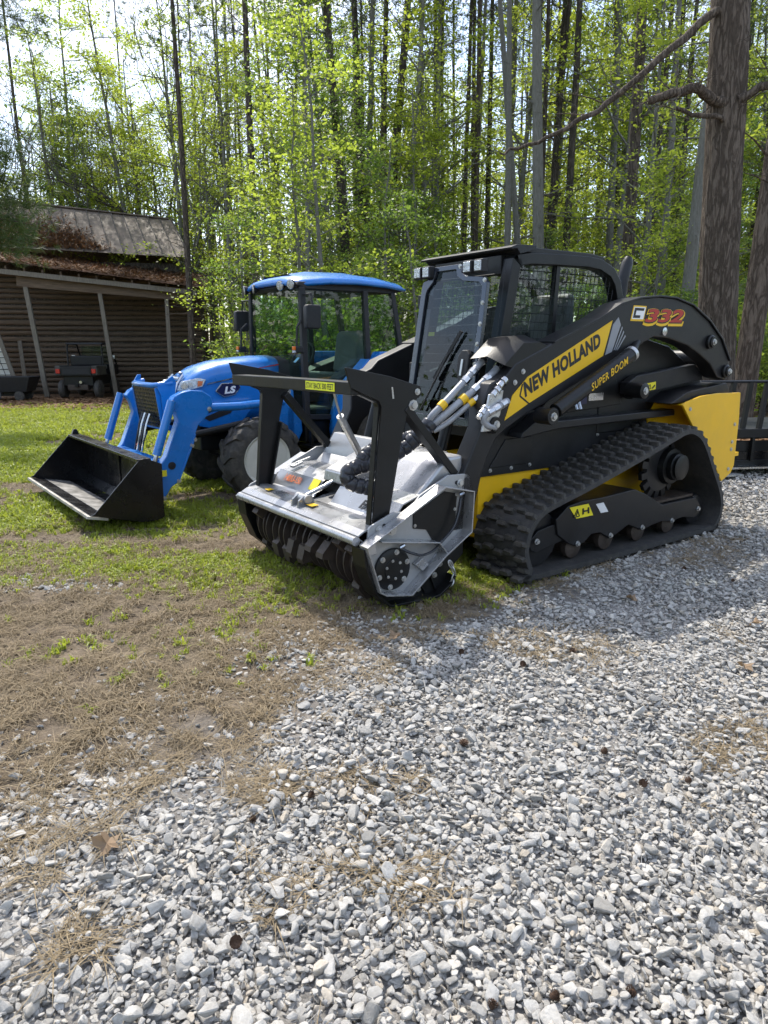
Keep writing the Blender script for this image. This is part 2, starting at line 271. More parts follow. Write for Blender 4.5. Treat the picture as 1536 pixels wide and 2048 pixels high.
TP={'arm':[(-0.857,0.946),(-0.819,0.997),(-0.746,1.038),(-0.657,1.054),(-0.561,1.043),(-0.478,0.99),(-0.466,0.928),(-0.534,0.823),(-0.622,0.743),(-0.651,0.668),(-0.655,0.606),(-0.824,0.263),(-0.899,0.225),(-0.951,0.153),(-1.004,0.082),(-1.064,0.098),(-1.055,0.321),(-0.977,0.435),(-0.926,0.491),(-0.787,0.785),(-0.82,0.877)],'hole':[(-0.881,0.41),(-0.846,0.406)],'cyl':[(-0.865,0.959),(-1.066,0.454)],'tube':[(-0.521,0.891),(-0.2,0.882),(-0.021,0.895)],'mirror':[(0.444,1.799),(0.606,1.805),(0.592,1.582),(0.437,1.579)],'roof':[(0.481,1.999),(0.763,2.021),(1.093,2.052),(1.608,2.095),(1.702,2.052)],'apil':[(0.511,1.979),(0.514,1.083)],'bpil':[(1.285,1.993),(1.317,1.359)],'cpil':[(1.63,2.01),(1.758,1.372)],'doorbot':[(0.543,0.752),(0.892,0.731),(0.922,0.824),(1.144,0.909)],'fender':[(0.896,0.832),(0.97,0.98),(1.074,1.105),(1.207,1.225),(1.328,1.299),(1.358,1.364),(1.718,1.369),(1.809,1.246),(1.56,1.225),(1.373,1.199),(1.267,1.136)],'step':[(0.479,0.695),(0.923,0.678),(0.919,0.452),(0.499,0.475)],'guardR':[(-0.82,1.046),(-0.813,0.708),(-0.73,1.16),(-0.804,0.834)],'guardL':[(-0.888,1.043),(-0.858,0.802),(-0.796,1.147)],'hoodside':[(-0.646,1.018),(-0.583,1.095),(-0.421,1.106),(-0.4,1.041),(-0.112,1.102)],'hoodtop':[(-0.614,1.037),(-0.575,1.101),(-0.501,1.172),(-0.411,1.228),(-0.284,1.267),(-0.101,1.298),(0.122,1.318),(-0.146,1.295),(0.233,1.33),(0.47,1.324)],'hoodbot':[(-0.484,0.68),(-0.175,0.633),(-0.047,0.675)],'badge':[(-0.257,1.012),(-0.201,1.059),(-0.073,1.072),(-0.068,0.997),(-0.161,0.959),(-0.224,0.966)],'wheel':[(0.003,0.413),(0.189,0.35),(0.3,0.396),(0.066,0.725)],'bluetank':[(0.354,0.82),(0.482,0.674),(0.385,0.599)]}
# ================================================================== GROUND
BND = [(-6, -.6), (-2.6, .75), (-1.08, 1.66), (-.9, 1.92), (-.71, 2.08), (-.4, 2.37), (-.27, 2.65), (-.16, 2.99), (-.02, 3.2), (.47, 3.42), (.85, 3.9), (2.2, 5.3), (3.4, 7.4), (4.4, 9.2), (9, 10.5), (30, 14)]
_B = np.array(BND)
def gravel_sd(x, y):
    "signed distance to the edge of the gravel, positive on the gravel"
    x = np.asarray(x, float); y = np.asarray(y, float); best = np.full(x.shape, 1e9); sg = np.zeros(x.shape)
    for a, b in zip(_B[:-1], _B[1:]):
        d = b-a; t = np.clip(((x-a[0])*d[0]+(y-a[1])*d[1])/(d@d), 0, 1)
        px = x-a[0]-t*d[0]; py = y-a[1]-t*d[1]; q = np.hypot(px, py); s = d[1]*px-d[0]*py
        m = q < best; best = np.where(m, q, best); sg = np.where(m, np.sign(s), sg)
    return best*sg
def vn(x, y, f, seed=0., oct=4):
    return np.array([mnoise.fractal(Vector((a*f+seed, b*f-seed*.7, seed*.37)), 1.0, 2.0, oct) for a, b in zip(np.ravel(x), np.ravel(y))]).reshape(np.shape(x))
def sst(a, b, t): t = np.clip((t-a)/(b-a), 0, 1); return t*t*(3-2*t)
def grass_w(x, y, n1, n2, sd):
    g = sst(3.2, 4.8, y+n1*1.1)*sst(-.40, .42, n2+.08+.10*sst(6, 4.2, y)+.22*sst(6, 8, y))
    g = g*sst(.15, -.35, sd)*sst(22.6, 20.5, y)
    return g
xs = np.concatenate([-np.geomspace(400, 9.2, 22), np.arange(-9, 9.01, .1), np.geomspace(9.2, 400, 22)])
ys = np.concatenate([-np.geomspace(300, 1.2, 14), np.arange(-1, 10, .1), np.arange(10, 27, .28), np.geomspace(27.3, 700, 20)])
gx, gy = np.meshgrid(xs, ys)
sd = gravel_sd(gx, gy)
n1 = vn(gx, gy, .55, 3.1); n2 = vn(gx*.8, gy*1.7, .9, 9.4, 5); n3 = vn(gx, gy, 2.6, 1.7, 3)
gz = -.35*sst(9, 22, gy)+np.where((np.abs(gx) < 30) & (gy < 40), n1*.018+n3*.010, 0)*sst(.4, -.3, sd)*.9+n3*.006
gz -= .014
Wg = sst(-.35, .30, sd+n3*.22+n1*.1); Wgr = grass_w(gx, gy, n1, n2, sd)
Wl = sst(20.5, 22.5, gy+n1*.6)+sst(.0, .6, sd)*sst(10.2, 11.3, gy+n1*.5)+sst(9.5, 12.5, gy-.0*gx)*sst(-1.6, .4, gx-(-3.6+.0*gy)+n1*.4)
Wl = np.clip(Wl, 0, 1); Wg = Wg*(1-Wl); Wgr = Wgr*(1-Wl)
nr, ncol = gx.shape
V = np.stack([gx.ravel(), gy.ravel(), gz.ravel()], 1)
idx = np.arange(nr*ncol).reshape(nr, ncol)
F = np.stack([idx[:-1, :-1].ravel(), idx[:-1, 1:].ravel(), idx[1:, 1:].ravel(), idx[1:, :-1].ravel()], 1)
gm = bpy.data.meshes.new('ground'); gm.from_pydata(V.tolist(), [], F.tolist()); gm.update()
gm.polygons.foreach_set('use_smooth', [True]*len(gm.polygons))
at = gm.color_attributes.new('kind_of_soil', 'FLOAT_COLOR', 'POINT')
at.data.foreach_set('color', np.stack([Wg.ravel(), Wgr.ravel(), Wl.ravel(), np.ones(nr*ncol)], 1).ravel())
def ground_mat():
    m = bpy.data.materials.new('ground_soil'); m.use_nodes = True; n = m.node_tree; N = n.nodes; lk = n.links.new; b = N['Principled BSDF']
    b.inputs['Roughness'].default_value = .95; b.inputs['Specular IOR Level'].default_value = .15
    a = N.new('ShaderNodeAttribute'); a.attribute_name = 'kind_of_soil'; sp = N.new('ShaderNodeSeparateColor'); lk(a.outputs['Color'], sp.inputs[0])
    tc = N.new('ShaderNodeTexCoord')
    def nz(s, d=8, r=.65):
        q = N.new('ShaderNodeTexNoise'); q.inputs['Scale'].default_value = s; q.inputs['Detail'].default_value = d; q.inputs['Roughness'].default_value = r; lk(tc.outputs['Object'], q.inputs['Vector']); return q.outputs['Fac']
    def ramp(f, c0, c1, p0=.35, p1=.65):
        r = N.new('ShaderNodeValToRGB'); e = r.color_ramp.elements; e[0].position = p0; e[1].position = p1; e[0].color = c0+(1,); e[1].color = c1+(1,); lk(f, r.inputs[0]); return r.outputs[0]
    def mix(f, a, c):
        x = N.new('ShaderNodeMix'); x.data_type = 'RGBA'; lk(f, x.inputs[0]); lk(a, x.inputs[6]); lk(c, x.inputs[7]); return x.outputs[2]
    f1 = nz(7); f2 = nz(38, 6, .7); f3 = nz(1.3)
    dirt = ramp(f2, (.065, .05, .036), (.21, .165, .12)); dirt2 = ramp(f1, (.08, .062, .044), (.27, .215, .155)); dirt = mix(f3, dirt, dirt2)
    grass = ramp(f1, (.10, .085, .04), (.17, .17, .055)); grav = ramp(f2, (.15, .14, .128), (.32, .305, .285)); lit = ramp(f2, (.055, .034, .02), (.25, .15, .085))
    c = mix(sp.outputs[0], dirt, grav); c = mix(sp.outputs[1], c, grass); c = mix(sp.outputs[2], c, lit); lk(c, b.inputs['Base Color'])
    bp = N.new('ShaderNodeBump'); bp.inputs['Strength'].default_value = .7; bp.inputs['Distance'].default_value = .03; lk(f2, bp.inputs['Height']); lk(bp.outputs[0], b.inputs['Normal'])
    return m
M['ground'] = ground_mat()
gob = bpy.data.objects.new('ground', gm); C.objects.link(gob); gm.materials.append(M['ground']); gob['kind'] = 'structure'
gob['label'] = 'bare soil, lawn and gravel yard floor'

# ---- scattering: one object whose points carry small shared pieces (geometry nodes)
def scatter(name, label, cat, P, rot, scl, idx, pieces):
    me = bpy.data.meshes.new(name+'_points'); me.from_pydata(P.tolist(), [], [])
    a = me.attributes.new('rot', 'FLOAT_VECTOR', 'POINT'); a.data.foreach_set('vector', np.ascontiguousarray(rot, dtype=np.float32).ravel())
    a = me.attributes.new('scl', 'FLOAT_VECTOR', 'POINT'); a.data.foreach_set('vector', np.ascontiguousarray(scl, dtype=np.float32).ravel())
    a = me.attributes.new('idx', 'INT', 'POINT'); a.data.foreach_set('value', np.ascontiguousarray(idx, dtype=np.int32))
    ob = bpy.data.objects.new(name, me); C.objects.link(ob); tag(ob, label, cat, kind='stuff')
    col = bpy.data.collections.new(name+'_pieces')
    for k, pm in enumerate(pieces):
        q = bpy.data.objects.new('%s_piece_%02d' % (name, k), pm); col.objects.link(q)
    g = bpy.data.node_groups.new(name+'_scatter', 'GeometryNodeTree')
    g.interface.new_socket('Geometry', in_out='INPUT', socket_type='NodeSocketGeometry'); g.interface.new_socket('Geometry', in_out='OUTPUT', socket_type='NodeSocketGeometry')
    gi = g.nodes.new('NodeGroupInput'); go = g.nodes.new('NodeGroupOutput'); ip = g.nodes.new('GeometryNodeInstanceOnPoints'); ci = g.nodes.new('GeometryNodeCollectionInfo')
    ci.inputs['Collection'].default_value = col; ci.inputs['Separate Children'].default_value = True; ci.inputs['Reset Children'].default_value = True
    def na(nm, t):
        x = g.nodes.new('GeometryNodeInputNamedAttribute'); x.data_type = t; x.inputs['Name'].default_value = nm; return x.outputs['Attribute']
    g.links.new(gi.outputs[0], ip.inputs['Points']); g.links.new(ci.outputs[0], ip.inputs['Instance']); ip.inputs['Pick Instance'].default_value = True
    e2r = g.nodes.new('FunctionNodeEulerToRotation'); g.links.new(na('rot', 'FLOAT_VECTOR'), e2r.inputs[0])
    g.links.new(na('idx', 'INT'), ip.inputs['Instance Index']); g.links.new(e2r.outputs[0], ip.inputs['Rotation']); g.links.new(na('scl', 'FLOAT_VECTOR'), ip.inputs['Scale'])
    g.links.new(ip.outputs[0], go.inputs[0]); md = ob.modifiers.new('scatter', 'NODES'); md.node_group = g
    return ob
NR = np.random.default_rng(11)
def jitter(x0, x1, y0, y1, s, ys_=None):
    X, Y = np.meshgrid(np.arange(x0, x1, s), np.arange(y0, y1, s)); X = X.ravel(); Y = Y.ravel()
    X = X+NR.uniform(-.5, .5, X.size)*s; Y = Y+NR.uniform(-.5, .5, X.size)*s
    return X, Y
def in_view(X, Y, m=1.1): return (np.abs(X) < .58*Y+m)
def ground_z(X, Y):
    i = np.clip(np.searchsorted(xs, X)-1, 0, len(xs)-2); j = np.clip(np.searchsorted(ys, Y)-1, 0, len(ys)-2)
    u = (X-xs[i])/(xs[i+1]-xs[i]); v = (Y-ys[j])/(ys[j+1]-ys[j])
    return gz[j, i]*(1-u)*(1-v)+gz[j, i+1]*u*(1-v)+gz[j+1, i]*(1-u)*v+gz[j+1, i+1]*u*v
# crushed stone
def stone_mesh(k):
    r = random.Random(100+k); bm = bmesh.new(); sx, sy, sz = 1, r.uniform(.62, .95), r.uniform(.38, .62)
    for i in range(15):
        v = Vector((r.gauss(0, 1), r.gauss(0, 1), r.gauss(0, 1))).normalized()*r.uniform(.8, 1.12)
        v = Vector((max(-.78, min(.78, v.x)), max(-.8, min(.8, v.y)), max(-.7, min(.7, v.z))))
        bm.verts.new((v.x*sx*.62, v.y*sy*.62, v.z*sz*.62))
    q = bmesh.ops.convex_hull(bm, input=bm.verts); bmesh.ops.delete(bm, geom=[g for g in q['geom_interior'] if isinstance(g, bmesh.types.BMVert)], context='VERTS')
    bmesh.ops.dissolve_limit(bm, angle_limit=R(14), verts=bm.verts, edges=bm.edges)
    bmesh.ops.bevel(bm, geom=list(bm.edges), offset=.045, segments=1, affect='EDGES', profile=.5)
    bmesh.ops.triangulate(bm, faces=bm.faces)
    me = bpy.data.meshes.new('stone'); bm.to_mesh(me); bm.free(); me.materials.append(M['stone'])
    me.polygons.foreach_set('use_smooth', [True]*len(me.polygons)); me.set_sharp_from_angle(angle=R(32)); return me
def stone_mat():
    m = bpy.data.materials.new('crushed_stone'); m.use_nodes = True; n = m.node_tree; N = n.nodes; lk = n.links.new; b = N['Principled BSDF']
    b.inputs['Roughness'].default_value = .82; b.inputs['Specular IOR Level'].default_value = .35
    oi = N.new('ShaderNodeObjectInfo'); rp = N.new('ShaderNodeValToRGB'); cr = rp.color_ramp
    cr.elements[0].color = (.275, .265, .245, 1); cr.elements[1].color = (.60, .578, .535, 1)
    for p, c in ((.25, (.385, .374, .352, 1)), (.55, (.455, .441, .415, 1)), (.86, (.51, .488, .448, 1)), (.93, (.43, .375, .30, 1))):
        e = cr.elements.new(p); e.color = c
    lk(oi.outputs['Random'], rp.inputs[0]); tc = N.new('ShaderNodeTexCoord'); ad = N.new('ShaderNodeVectorMath'); ad.operation = 'ADD'; lk(tc.outputs['Object'], ad.inputs[0])
    cb = N.new('ShaderNodeCombineXYZ'); mu = N.new('ShaderNodeMath'); mu.operation = 'MULTIPLY'; mu.inputs[1].default_value = 90; lk(oi.outputs['Random'], mu.inputs[0]); lk(mu.outputs[0], cb.inputs[0]); lk(cb.outputs[0], ad.inputs[1])
    nz = N.new('ShaderNodeTexNoise'); nz.inputs['Scale'].default_value = 3.2; nz.inputs['Detail'].default_value = 8; nz.inputs['Roughness'].default_value = .7; lk(ad.outputs[0], nz.inputs['Vector'])
    r2 = N.new('ShaderNodeValToRGB'); r2.color_ramp.elements[0].position = .3; r2.color_ramp.elements[1].position = .7; r2.color_ramp.elements[0].color = (.74, .72, .69, 1); r2.color_ramp.elements[1].color = (1.1, 1.1, 1.1, 1)
    lk(nz.outputs['Fac'], r2.inputs[0]); mx = N.new('ShaderNodeMix'); mx.data_type = 'RGBA'; mx.blend_type = 'MULTIPLY'; mx.inputs[0].default_value = 1; lk(rp.outputs[0], mx.inputs[6]); lk(r2.outputs[0], mx.inputs[7])
    lk(mx.outputs[2], b.inputs['Base Color']); bp = N.new('ShaderNodeBump'); bp.inputs['Strength'].default_value = .35; bp.inputs['Distance'].default_value = .05; lk(nz.outputs['Fac'], bp.inputs['Height']); lk(bp.outputs[0], b.inputs['Normal'])
    return m
M['stone'] = stone_mat()
GP = []
for y0, y1, s in ((.55, 2.2, .0150), (2.2, 3.4, .0165), (3.4, 5, .0205), (5, 7.2, .028), (7.2, 10.6, .042)):
    X, Y = jitter(-.62*y1-1.4, .62*y1+1.4, y0, y1, s); k = in_view(X, Y); X = X[k]; Y = Y[k]
    d = gravel_sd(X, Y); na_ = vn(X, Y, 2.6, 1.7, 3); nb_ = vn(X, Y, .55, 3.1); nc_ = vn(X, Y, 1.3, 21.3, 4)
    p = sst(-.62, .30, d+na_*.34+nb_*.15)**1.3*sst(11, 10, Y)
    p *= 1-.85*sst(.12, .45, nc_)*sst(.85, .1, d)                     # thin spots where the soil shows
    p = np.maximum(p, .10*sst(-1.4, -.3, d+nc_*.5)*(Y < 4.6))        # strays
    p = np.maximum(p, .75*sst(.42, .18, np.hypot((X+2.05)*.7, (Y-4.0)*1.5)+na_*.15))
    p = np.maximum(p, .45*sst(.5, .2, np.hypot((X+.42)*.8, (Y-3.05)*1.2)+na_*.2))
    k = NR.uniform(0, 1, X.size) < p
    X = X[k]; Y = Y[k]; d = d[k]; n = X.size
    sz = (.0165 if s < .022 else s*.92)*NR.lognormal(.12, .38, n)*1.08; sz = np.clip(sz, .007, .048)
    Z = ground_z(X, Y)+sz*.12+NR.uniform(-.004, .006, n)+np.where(d > .1, vn(X, Y, 1.4, 5.5, 3)*.010, 0)
    GP.append(np.stack([X, Y, Z, sz], 1))
    k = NR.uniform(0, 1, n) < .42*sst(0, .5, d)
    GP.append(np.stack([X[k]+NR.uniform(-s, s, k.sum())*.5, Y[k]+NR.uniform(-s, s, k.sum())*.5, Z[k]+sz[k]*.35+.006, sz[k]*NR.uniform(.7, 1.25, k.sum())], 1))
GP = np.concatenate(GP); n = len(GP)
rot = np.stack([NR.normal(0, .33, n), NR.normal(0, .33, n), NR.uniform(0, 6.28, n)], 1)
scl = np.repeat(GP[:, 3:4], 3, 1)*np.stack([NR.uniform(.85, 1.25, n), NR.uniform(.8, 1.1, n), NR.uniform(.8, 1.15, n)], 1)
scatter('gravel', 'loose grey crushed stone covering the yard in front', 'gravel', GP[:, :3], rot, scl, NR.integers(0, 14, n), [stone_mesh(k) for k in range(14)])
NSTONES = n
# lawn grass
M['grass'] = leaf_mat('grass_blade', (.115, .18, .016), (.31, .34, .05), (.56, .64, .07), .44)
M['drygrass'] = leaf_mat('dry_grass_blade', (.060, .043, .026), (.37, .285, .170), (.3, .22, .12), .2, .7)
def tuft(k, nb, h, spread, lean, wd=.0042):
    r = random.Random(500+k); V = []; Fc = []
    for i in range(nb):
        a = r.uniform(0, 6.28); q = r.uniform(0, spread); p = Vector((math.cos(a)*q, math.sin(a)*q, 0)); b = r.uniform(0, 6.28); L = h*r.uniform(.5, 1.2); le = lean*r.uniform(.3, 1.4)
        d = Vector((math.cos(b), math.sin(b), 0)); s = Vector((-d.y, d.x, 0))*wd*r.uniform(.7, 1.3)
        m_ = p+d*L*le*.35+Vector((0, 0, L*.6)); e = p+d*L*le+Vector((0, 0, L*max(.1, 1-.5*le)))
        o = len(V); V += [p-s, p+s, m_+s*.8, m_-s*.8, e]; Fc += [(o, o+1, o+2, o+3), (o+3, o+2, o+4)]
    me = bpy.data.meshes.new('tuft'); me.from_pydata([tuple(v) for v in V], [], Fc); return me
def mk(L, m):
    for q in L: q.materials.append(m)
    return L
GR = []
for y0, y1, s in ((2.4, 5.5, .028), (5.5, 8, .042), (8, 12, .065), (12, 18, .095), (18, 23, .14)):
    X, Y = jitter(-.62*y1-1, .62*y1*.35+1, y0, y1, s); k = in_view(X, Y, 1.0); X = X[k]; Y = Y[k]
    d = gravel_sd(X, Y); a = vn(X, Y, .55, 3.1); b = vn(X*.8, Y*1.7, .9, 9.4, 5)
    p = grass_w(X, Y, a, b, d)+.16*sst(.2, .5, b)*sst(.1, -.4, d)*sst(2.5, 3.4, Y)+.35*sst(.5, .1, np.hypot(X-.62, (Y-4.25)*.9))
    k = (NR.uniform(0, 1, X.size) < p*.95) & ~((Y > 9.5) & (X > -3.4)); X = X[k]; Y = Y[k]
    GR.append(np.stack([X, Y, ground_z(X, Y)-.002, np.full(X.size, min(1.9, max(1, s/.032)))*NR.uniform(.65, 1.3, X.size)], 1))
X, Y = jitter(.2, 1.6, 4.0, 5.2, .03)                                  # strip between attachment and track
k = (gravel_sd(X, Y) < -.05)&(NR.uniform(0, 1, X.size) < .7); X = X[k]; Y = Y[k]
GR.append(np.stack([X, Y, ground_z(X, Y), NR.uniform(.8, 1.5, X.size)], 1))
GR = np.concatenate(GR); n = len(GR)
scatter('lawn_grass', 'short patchy green lawn grass around the blue tractor', 'grass', GR[:, :3], np.stack([NR.normal(0, .12, n), NR.normal(0, .12, n), NR.uniform(0, 6.28, n)], 1), np.repeat(GR[:, 3:4], 3, 1)*np.array([[1, 1, .95]]), NR.integers(0, 7, n), mk([tuft(k, 10, .050, .022, .8) for k in range(7)], M['grass']))
# dry straw strewn over the bare soil
ST = []
for y0, y1, s in ((.9, 2.6, .021), (2.6, 5, .024), (5, 9, .075), (9, 22, .22)):
    X, Y = jitter(-.62*y1-1, .62*y1+1, y0, y1, s); k = in_view(X, Y, 1.0); X = X[k]; Y = Y[k]
    d = gravel_sd(X, Y); a = vn(X, Y, .55, 3.1); b = vn(X*.8, Y*1.7, .9, 9.4, 5); c = vn(X, Y, 1.1, 40.2, 4)
    p = sst(.25, -.35, d+c*.25)*(1-.75*grass_w(X, Y, a, b, d))*(.66+.34*sst(-.22, .28, c+.5*vn(X, Y, 3.4, 12.5, 3)))
    p = np.maximum(p, .45*sst(.05, .45, c)*sst(1.6, .0, d)*(Y < 6))
    for (cx, cy, rr) in ((1.42, 2.2, .26), (-.12, 2.03, .10), (.06, 1.98, .09), (.2, 1.7, .07), (-.4, 2.0, .14), (-.75, 1.4, .12)):
        p = np.maximum(p, .55*sst(rr*1.5, rr*.4, np.hypot(X-cx, (Y-cy)*1.4)+.5*rr*vn(X, Y, 7., 3.3, 3)))*sst(-.35, .15, vn(X, Y, 11., 6.1, 2))
    p = np.where(Y > 9, p*(X < -2.5), p)
    k = NR.uniform(0, 1, X.size) < p; X = X[k]; Y = Y[k]; dd = d[k]
    ST.append(np.stack([X, Y, ground_z(X, Y)+np.where(dd > 0, .016, .004), np.full(X.size, 1.)*NR.uniform(.7, 1.35, X.size)*(1 if y1 < 6 else 1.5), np.where(dd > -.1, .4, .8)], 1))
ST = np.concatenate(ST); n = len(ST)
scatter('dry_straw', 'brown dead grass and pine straw strewn over bare soil', 'dead grass', ST[:, :3], np.stack([NR.normal(0, .15, n), NR.normal(0, .15, n), NR.uniform(0, 6.28, n)], 1), np.repeat(ST[:, 3:4], 3, 1)*np.stack([np.ones(n), np.ones(n), ST[:, 4]], 1), NR.integers(0, 7, n), mk([tuft(40+k, 12, .042, .030, 2.6, .0013) for k in range(7)], M['drygrass']))
# soil crumbs over the bare ground
CR = []
for y0, y1, s in ((1.2, 5, .05), (5, 9, .12)):
    X, Y = jitter(-.62*y1-1, 1.5, y0, y1, s); k = in_view(X, Y, 1.0); X = X[k]; Y = Y[k]; d = gravel_sd(X, Y); c = vn(X, Y, 1.6, 77, 4)
    k = (d < 0) & (NR.uniform(0, 1, X.size) < .15+.8*sst(0, .35, c)); X = X[k]; Y = Y[k]
    CR.append(np.stack([X, Y, ground_z(X, Y), NR.lognormal(-4.3, .5, X.size)], 1))
CR = np.concatenate(CR); n = len(CR); M['clod'] = mat('soil_clod', (.12, .088, .058), .95, 0, .35, 4, coords='Object')
pcs = [stone_mesh(30+k) for k in range(5)]
for q in pcs: q.materials.clear(); q.materials.append(M['clod'])
scatter('soil_clods', 'small dark soil crumbs on the bare ground', 'soil', CR[:, :3], NR.uniform(0, 6.28, (n, 3)), np.repeat(np.clip(CR[:, 3:4], .006, .035), 3, 1), NR.integers(0, 5, n), pcs)
# fallen leaves in front of the barn and along the wood's edge
LT = []
for x0, x1, y0, y1, s in ((-15, -3, 20.5, 25, .17), (1.5, 9, 10, 16, .17), (-3.6, 1.5, 11, 15, .25)):
    X, Y = jitter(x0, x1, y0, y1, s); k = NR.uniform(0, 1, X.size) < .8; X = X[k]; Y = Y[k]; LT.append(np.stack([X, Y, ground_z(X, Y)+.01, NR.uniform(.8, 1.6, X.size)], 1))
LT = np.concatenate(LT); n = len(LT); M['litter'] = leaf_mat('fallen_leaf', (.10, .05, .025), (.36, .21, .11), (.3, .15, .06), .15, .8)
def litter(k):
    r = random.Random(900+k); V = []; Fc = []
    for i in range(12):
        c = Vector((r.uniform(-.12, .12), r.uniform(-.12, .12), r.uniform(0, .03))); a = r.uniform(0, 6.28); d = Vector((math.cos(a), math.sin(a), r.uniform(-.3, .3)))*.045; s = Vector((-d.y, d.x, r.uniform(-.02, .02)))*.6
        o = len(V); V += [c-d, c+s, c+d, c-s]; Fc.append((o, o+1, o+2, o+3))
    me = bpy.data.meshes.new('litter'); me.from_pydata([tuple(v) for v in V], [], Fc); return me
scatter('leaf_litter', 'brown fallen leaves along the edge of the wood and barn', 'leaf litter', LT[:, :3], np.stack([0*LT[:, 0], 0*LT[:, 0], NR.uniform(0, 6.28, n)], 1), np.repeat(LT[:, 3:4], 3, 1), NR.integers(0, 5, n), mk([litter(k) for k in range(5)], M['litter']))
# ================================================================== WOOD
def bark_mat(name, c0, c1, sc_=1.0, plates=True):
    m = bpy.data.materials.new(name); m.use_nodes = True; n = m.node_tree; N = n.nodes; lk = n.links.new; b = N['Principled BSDF']
    b.inputs['Roughness'].default_value = .9; b.inputs['Specular IOR Level'].default_value = .2
    tc = N.new('ShaderNodeTexCoord'); mp = N.new('ShaderNodeMapping'); mp.inputs['Scale'].default_value = (19*sc_, 19*sc_, 3.6*sc_); lk(tc.outputs['Object'], mp.inputs['Vector'])
    nz = N.new('ShaderNodeTexNoise'); nz.inputs['Scale'].default_value = 1.6; nz.inputs['Detail'].default_value = 8; nz.inputs['Roughness'].default_value = .7; lk(mp.outputs[0], nz.inputs['Vector'])
    vo = N.new('ShaderNodeTexNoise'); vo.inputs['Scale'].default_value = .75; vo.inputs['Detail'].default_value = 5; vo.inputs['Roughness'].default_value = .55; vo.inputs['Distortion'].default_value = .6; lk(mp.outputs[0], vo.inputs['Vector'])
    sb = N.new('ShaderNodeMath'); sb.operation = 'SUBTRACT'; sb.inputs[1].default_value = .5; lk(vo.outputs['Fac'], sb.inputs[0]); ab = N.new('ShaderNodeMath'); ab.operation = 'ABSOLUTE'; lk(sb.outputs[0], ab.inputs[0])
    mr = N.new('ShaderNodeMapRange'); mr.inputs[1].default_value = 0; mr.inputs[2].default_value = .09; mr.inputs[3].default_value = .25; lk(ab.outputs[0], mr.inputs[0])
    rp = N.new('ShaderNodeValToRGB'); e = rp.color_ramp.elements; e[0].color = tuple(c*.42 for c in c0)+(1,); e[1].color = c1+(1,); k = e.new(.45); k.color = c0+(1,)
    mu = N.new('ShaderNodeMath'); mu.operation = 'MULTIPLY'; lk(mr.outputs[0], mu.inputs[0]) if plates else None
    if not plates: mu.inputs[0].default_value = 1
    lk(nz.outputs['Fac'], mu.inputs[1]); m2 = N.new('ShaderNodeMath'); m2.operation = 'MULTIPLY'; m2.inputs[1].default_value = 1.45; lk(mu.outputs[0], m2.inputs[0])
    lk(m2.outputs[0], rp.inputs[0]); lk(rp.outputs[0], b.inputs['Base Color'])
    bp = N.new('ShaderNodeBump'); bp.inputs['Strength'].default_value = .9; bp.inputs['Distance'].default_value = .035; lk(mu.outputs[0], bp.inputs['Height']); lk(bp.outputs[0], b.inputs['Normal']); return m
M['bark'] = bark_mat('pine_bark', (.088, .070, .056), (.19, .155, .125))
M['barkbig'] = bark_mat('plated_pine_bark', (.098, .075, .057), (.215, .172, .135), 1.15)
M['barkgrey'] = bark_mat('grey_bark', (.13, .125, .105), (.23, .225, .195), 1.2, False)
M['barkdark'] = bark_mat('dark_bark', (.070, .058, .046), (.14, .118, .096))
M['leaf'] = leaf_mat('spring_leaf', (.06, .105, .014), (.16, .21, .032), (.60, .74, .09), .55)
M['leafy'] = leaf_mat('young_yellow_leaf', (.09, .135, .018), (.21, .26, .04), (.66, .78, .09), .55)
M['leafd'] = leaf_mat('dark_leaf', (.035, .075, .014), (.085, .14, .028), (.32, .48, .07), .47)
M['needle'] = leaf_mat('pine_needle', (.030, .060, .018), (.075, .11, .035), (.16, .24, .05), .22, .55)
def leaf_arrays(Cn, size, g, flat=.55):
    n = len(Cn); nrm = g.normal(0, 1, (n, 3)); nrm[:, 2] = np.abs(nrm[:, 2])+flat*1.4; nrm /= np.linalg.norm(nrm, axis=1)[:, None]
    t = g.normal(0, 1, (n, 3)); t -= nrm*(t*nrm).sum(1)[:, None]; t /= np.linalg.norm(t, axis=1)[:, None]; s = np.cross(nrm, t)
    L = size*g.lognormal(0, .28, n)[:, None]; W = L*g.uniform(.55, .85, n)[:, None]; drop = nrm*L*.12
    V = np.stack([Cn-t*L*.5, Cn+s*W*.5-t*L*.05-drop, Cn+t*L*.55-drop*1.3, Cn-s*W*.5-t*L*.05-drop], 1).reshape(-1, 3)
    return V
def quad_mesh(name, V, m):
    n = len(V)//4; me = bpy.data.meshes.new(name); me.vertices.add(len(V)); me.vertices.foreach_set('co', V.astype(np.float32).ravel())
    me.loops.add(4*n); me.loops.foreach_set('vertex_index', np.arange(4*n, dtype=np.int32)); me.polygons.add(n)
    me.polygons.foreach_set('loop_start', np.arange(0, 4*n, 4, dtype=np.int32)); me.update(calc_edges=True); me.materials.append(m); return me
def needle_arrays(Cn, Dn, g, L=.17, per=16, wd=.006):
    n = len(Cn); D = np.repeat(Dn, per, 0); P = np.repeat(Cn, per, 0); d = D*.75+g.normal(0, .62, (n*per, 3)); d /= np.linalg.norm(d, axis=1)[:, None]
    s = np.cross(d, g.normal(0, 1, d.shape)); s /= np.linalg.norm(s, axis=1)[:, None]; ll = L*g.uniform(.65, 1.2, n*per)[:, None]
    e = P+d*ll; m_ = P+d*ll*.5
    return np.stack([P, m_+s*wd, e, m_-s*wd], 1).reshape(-1, 3)
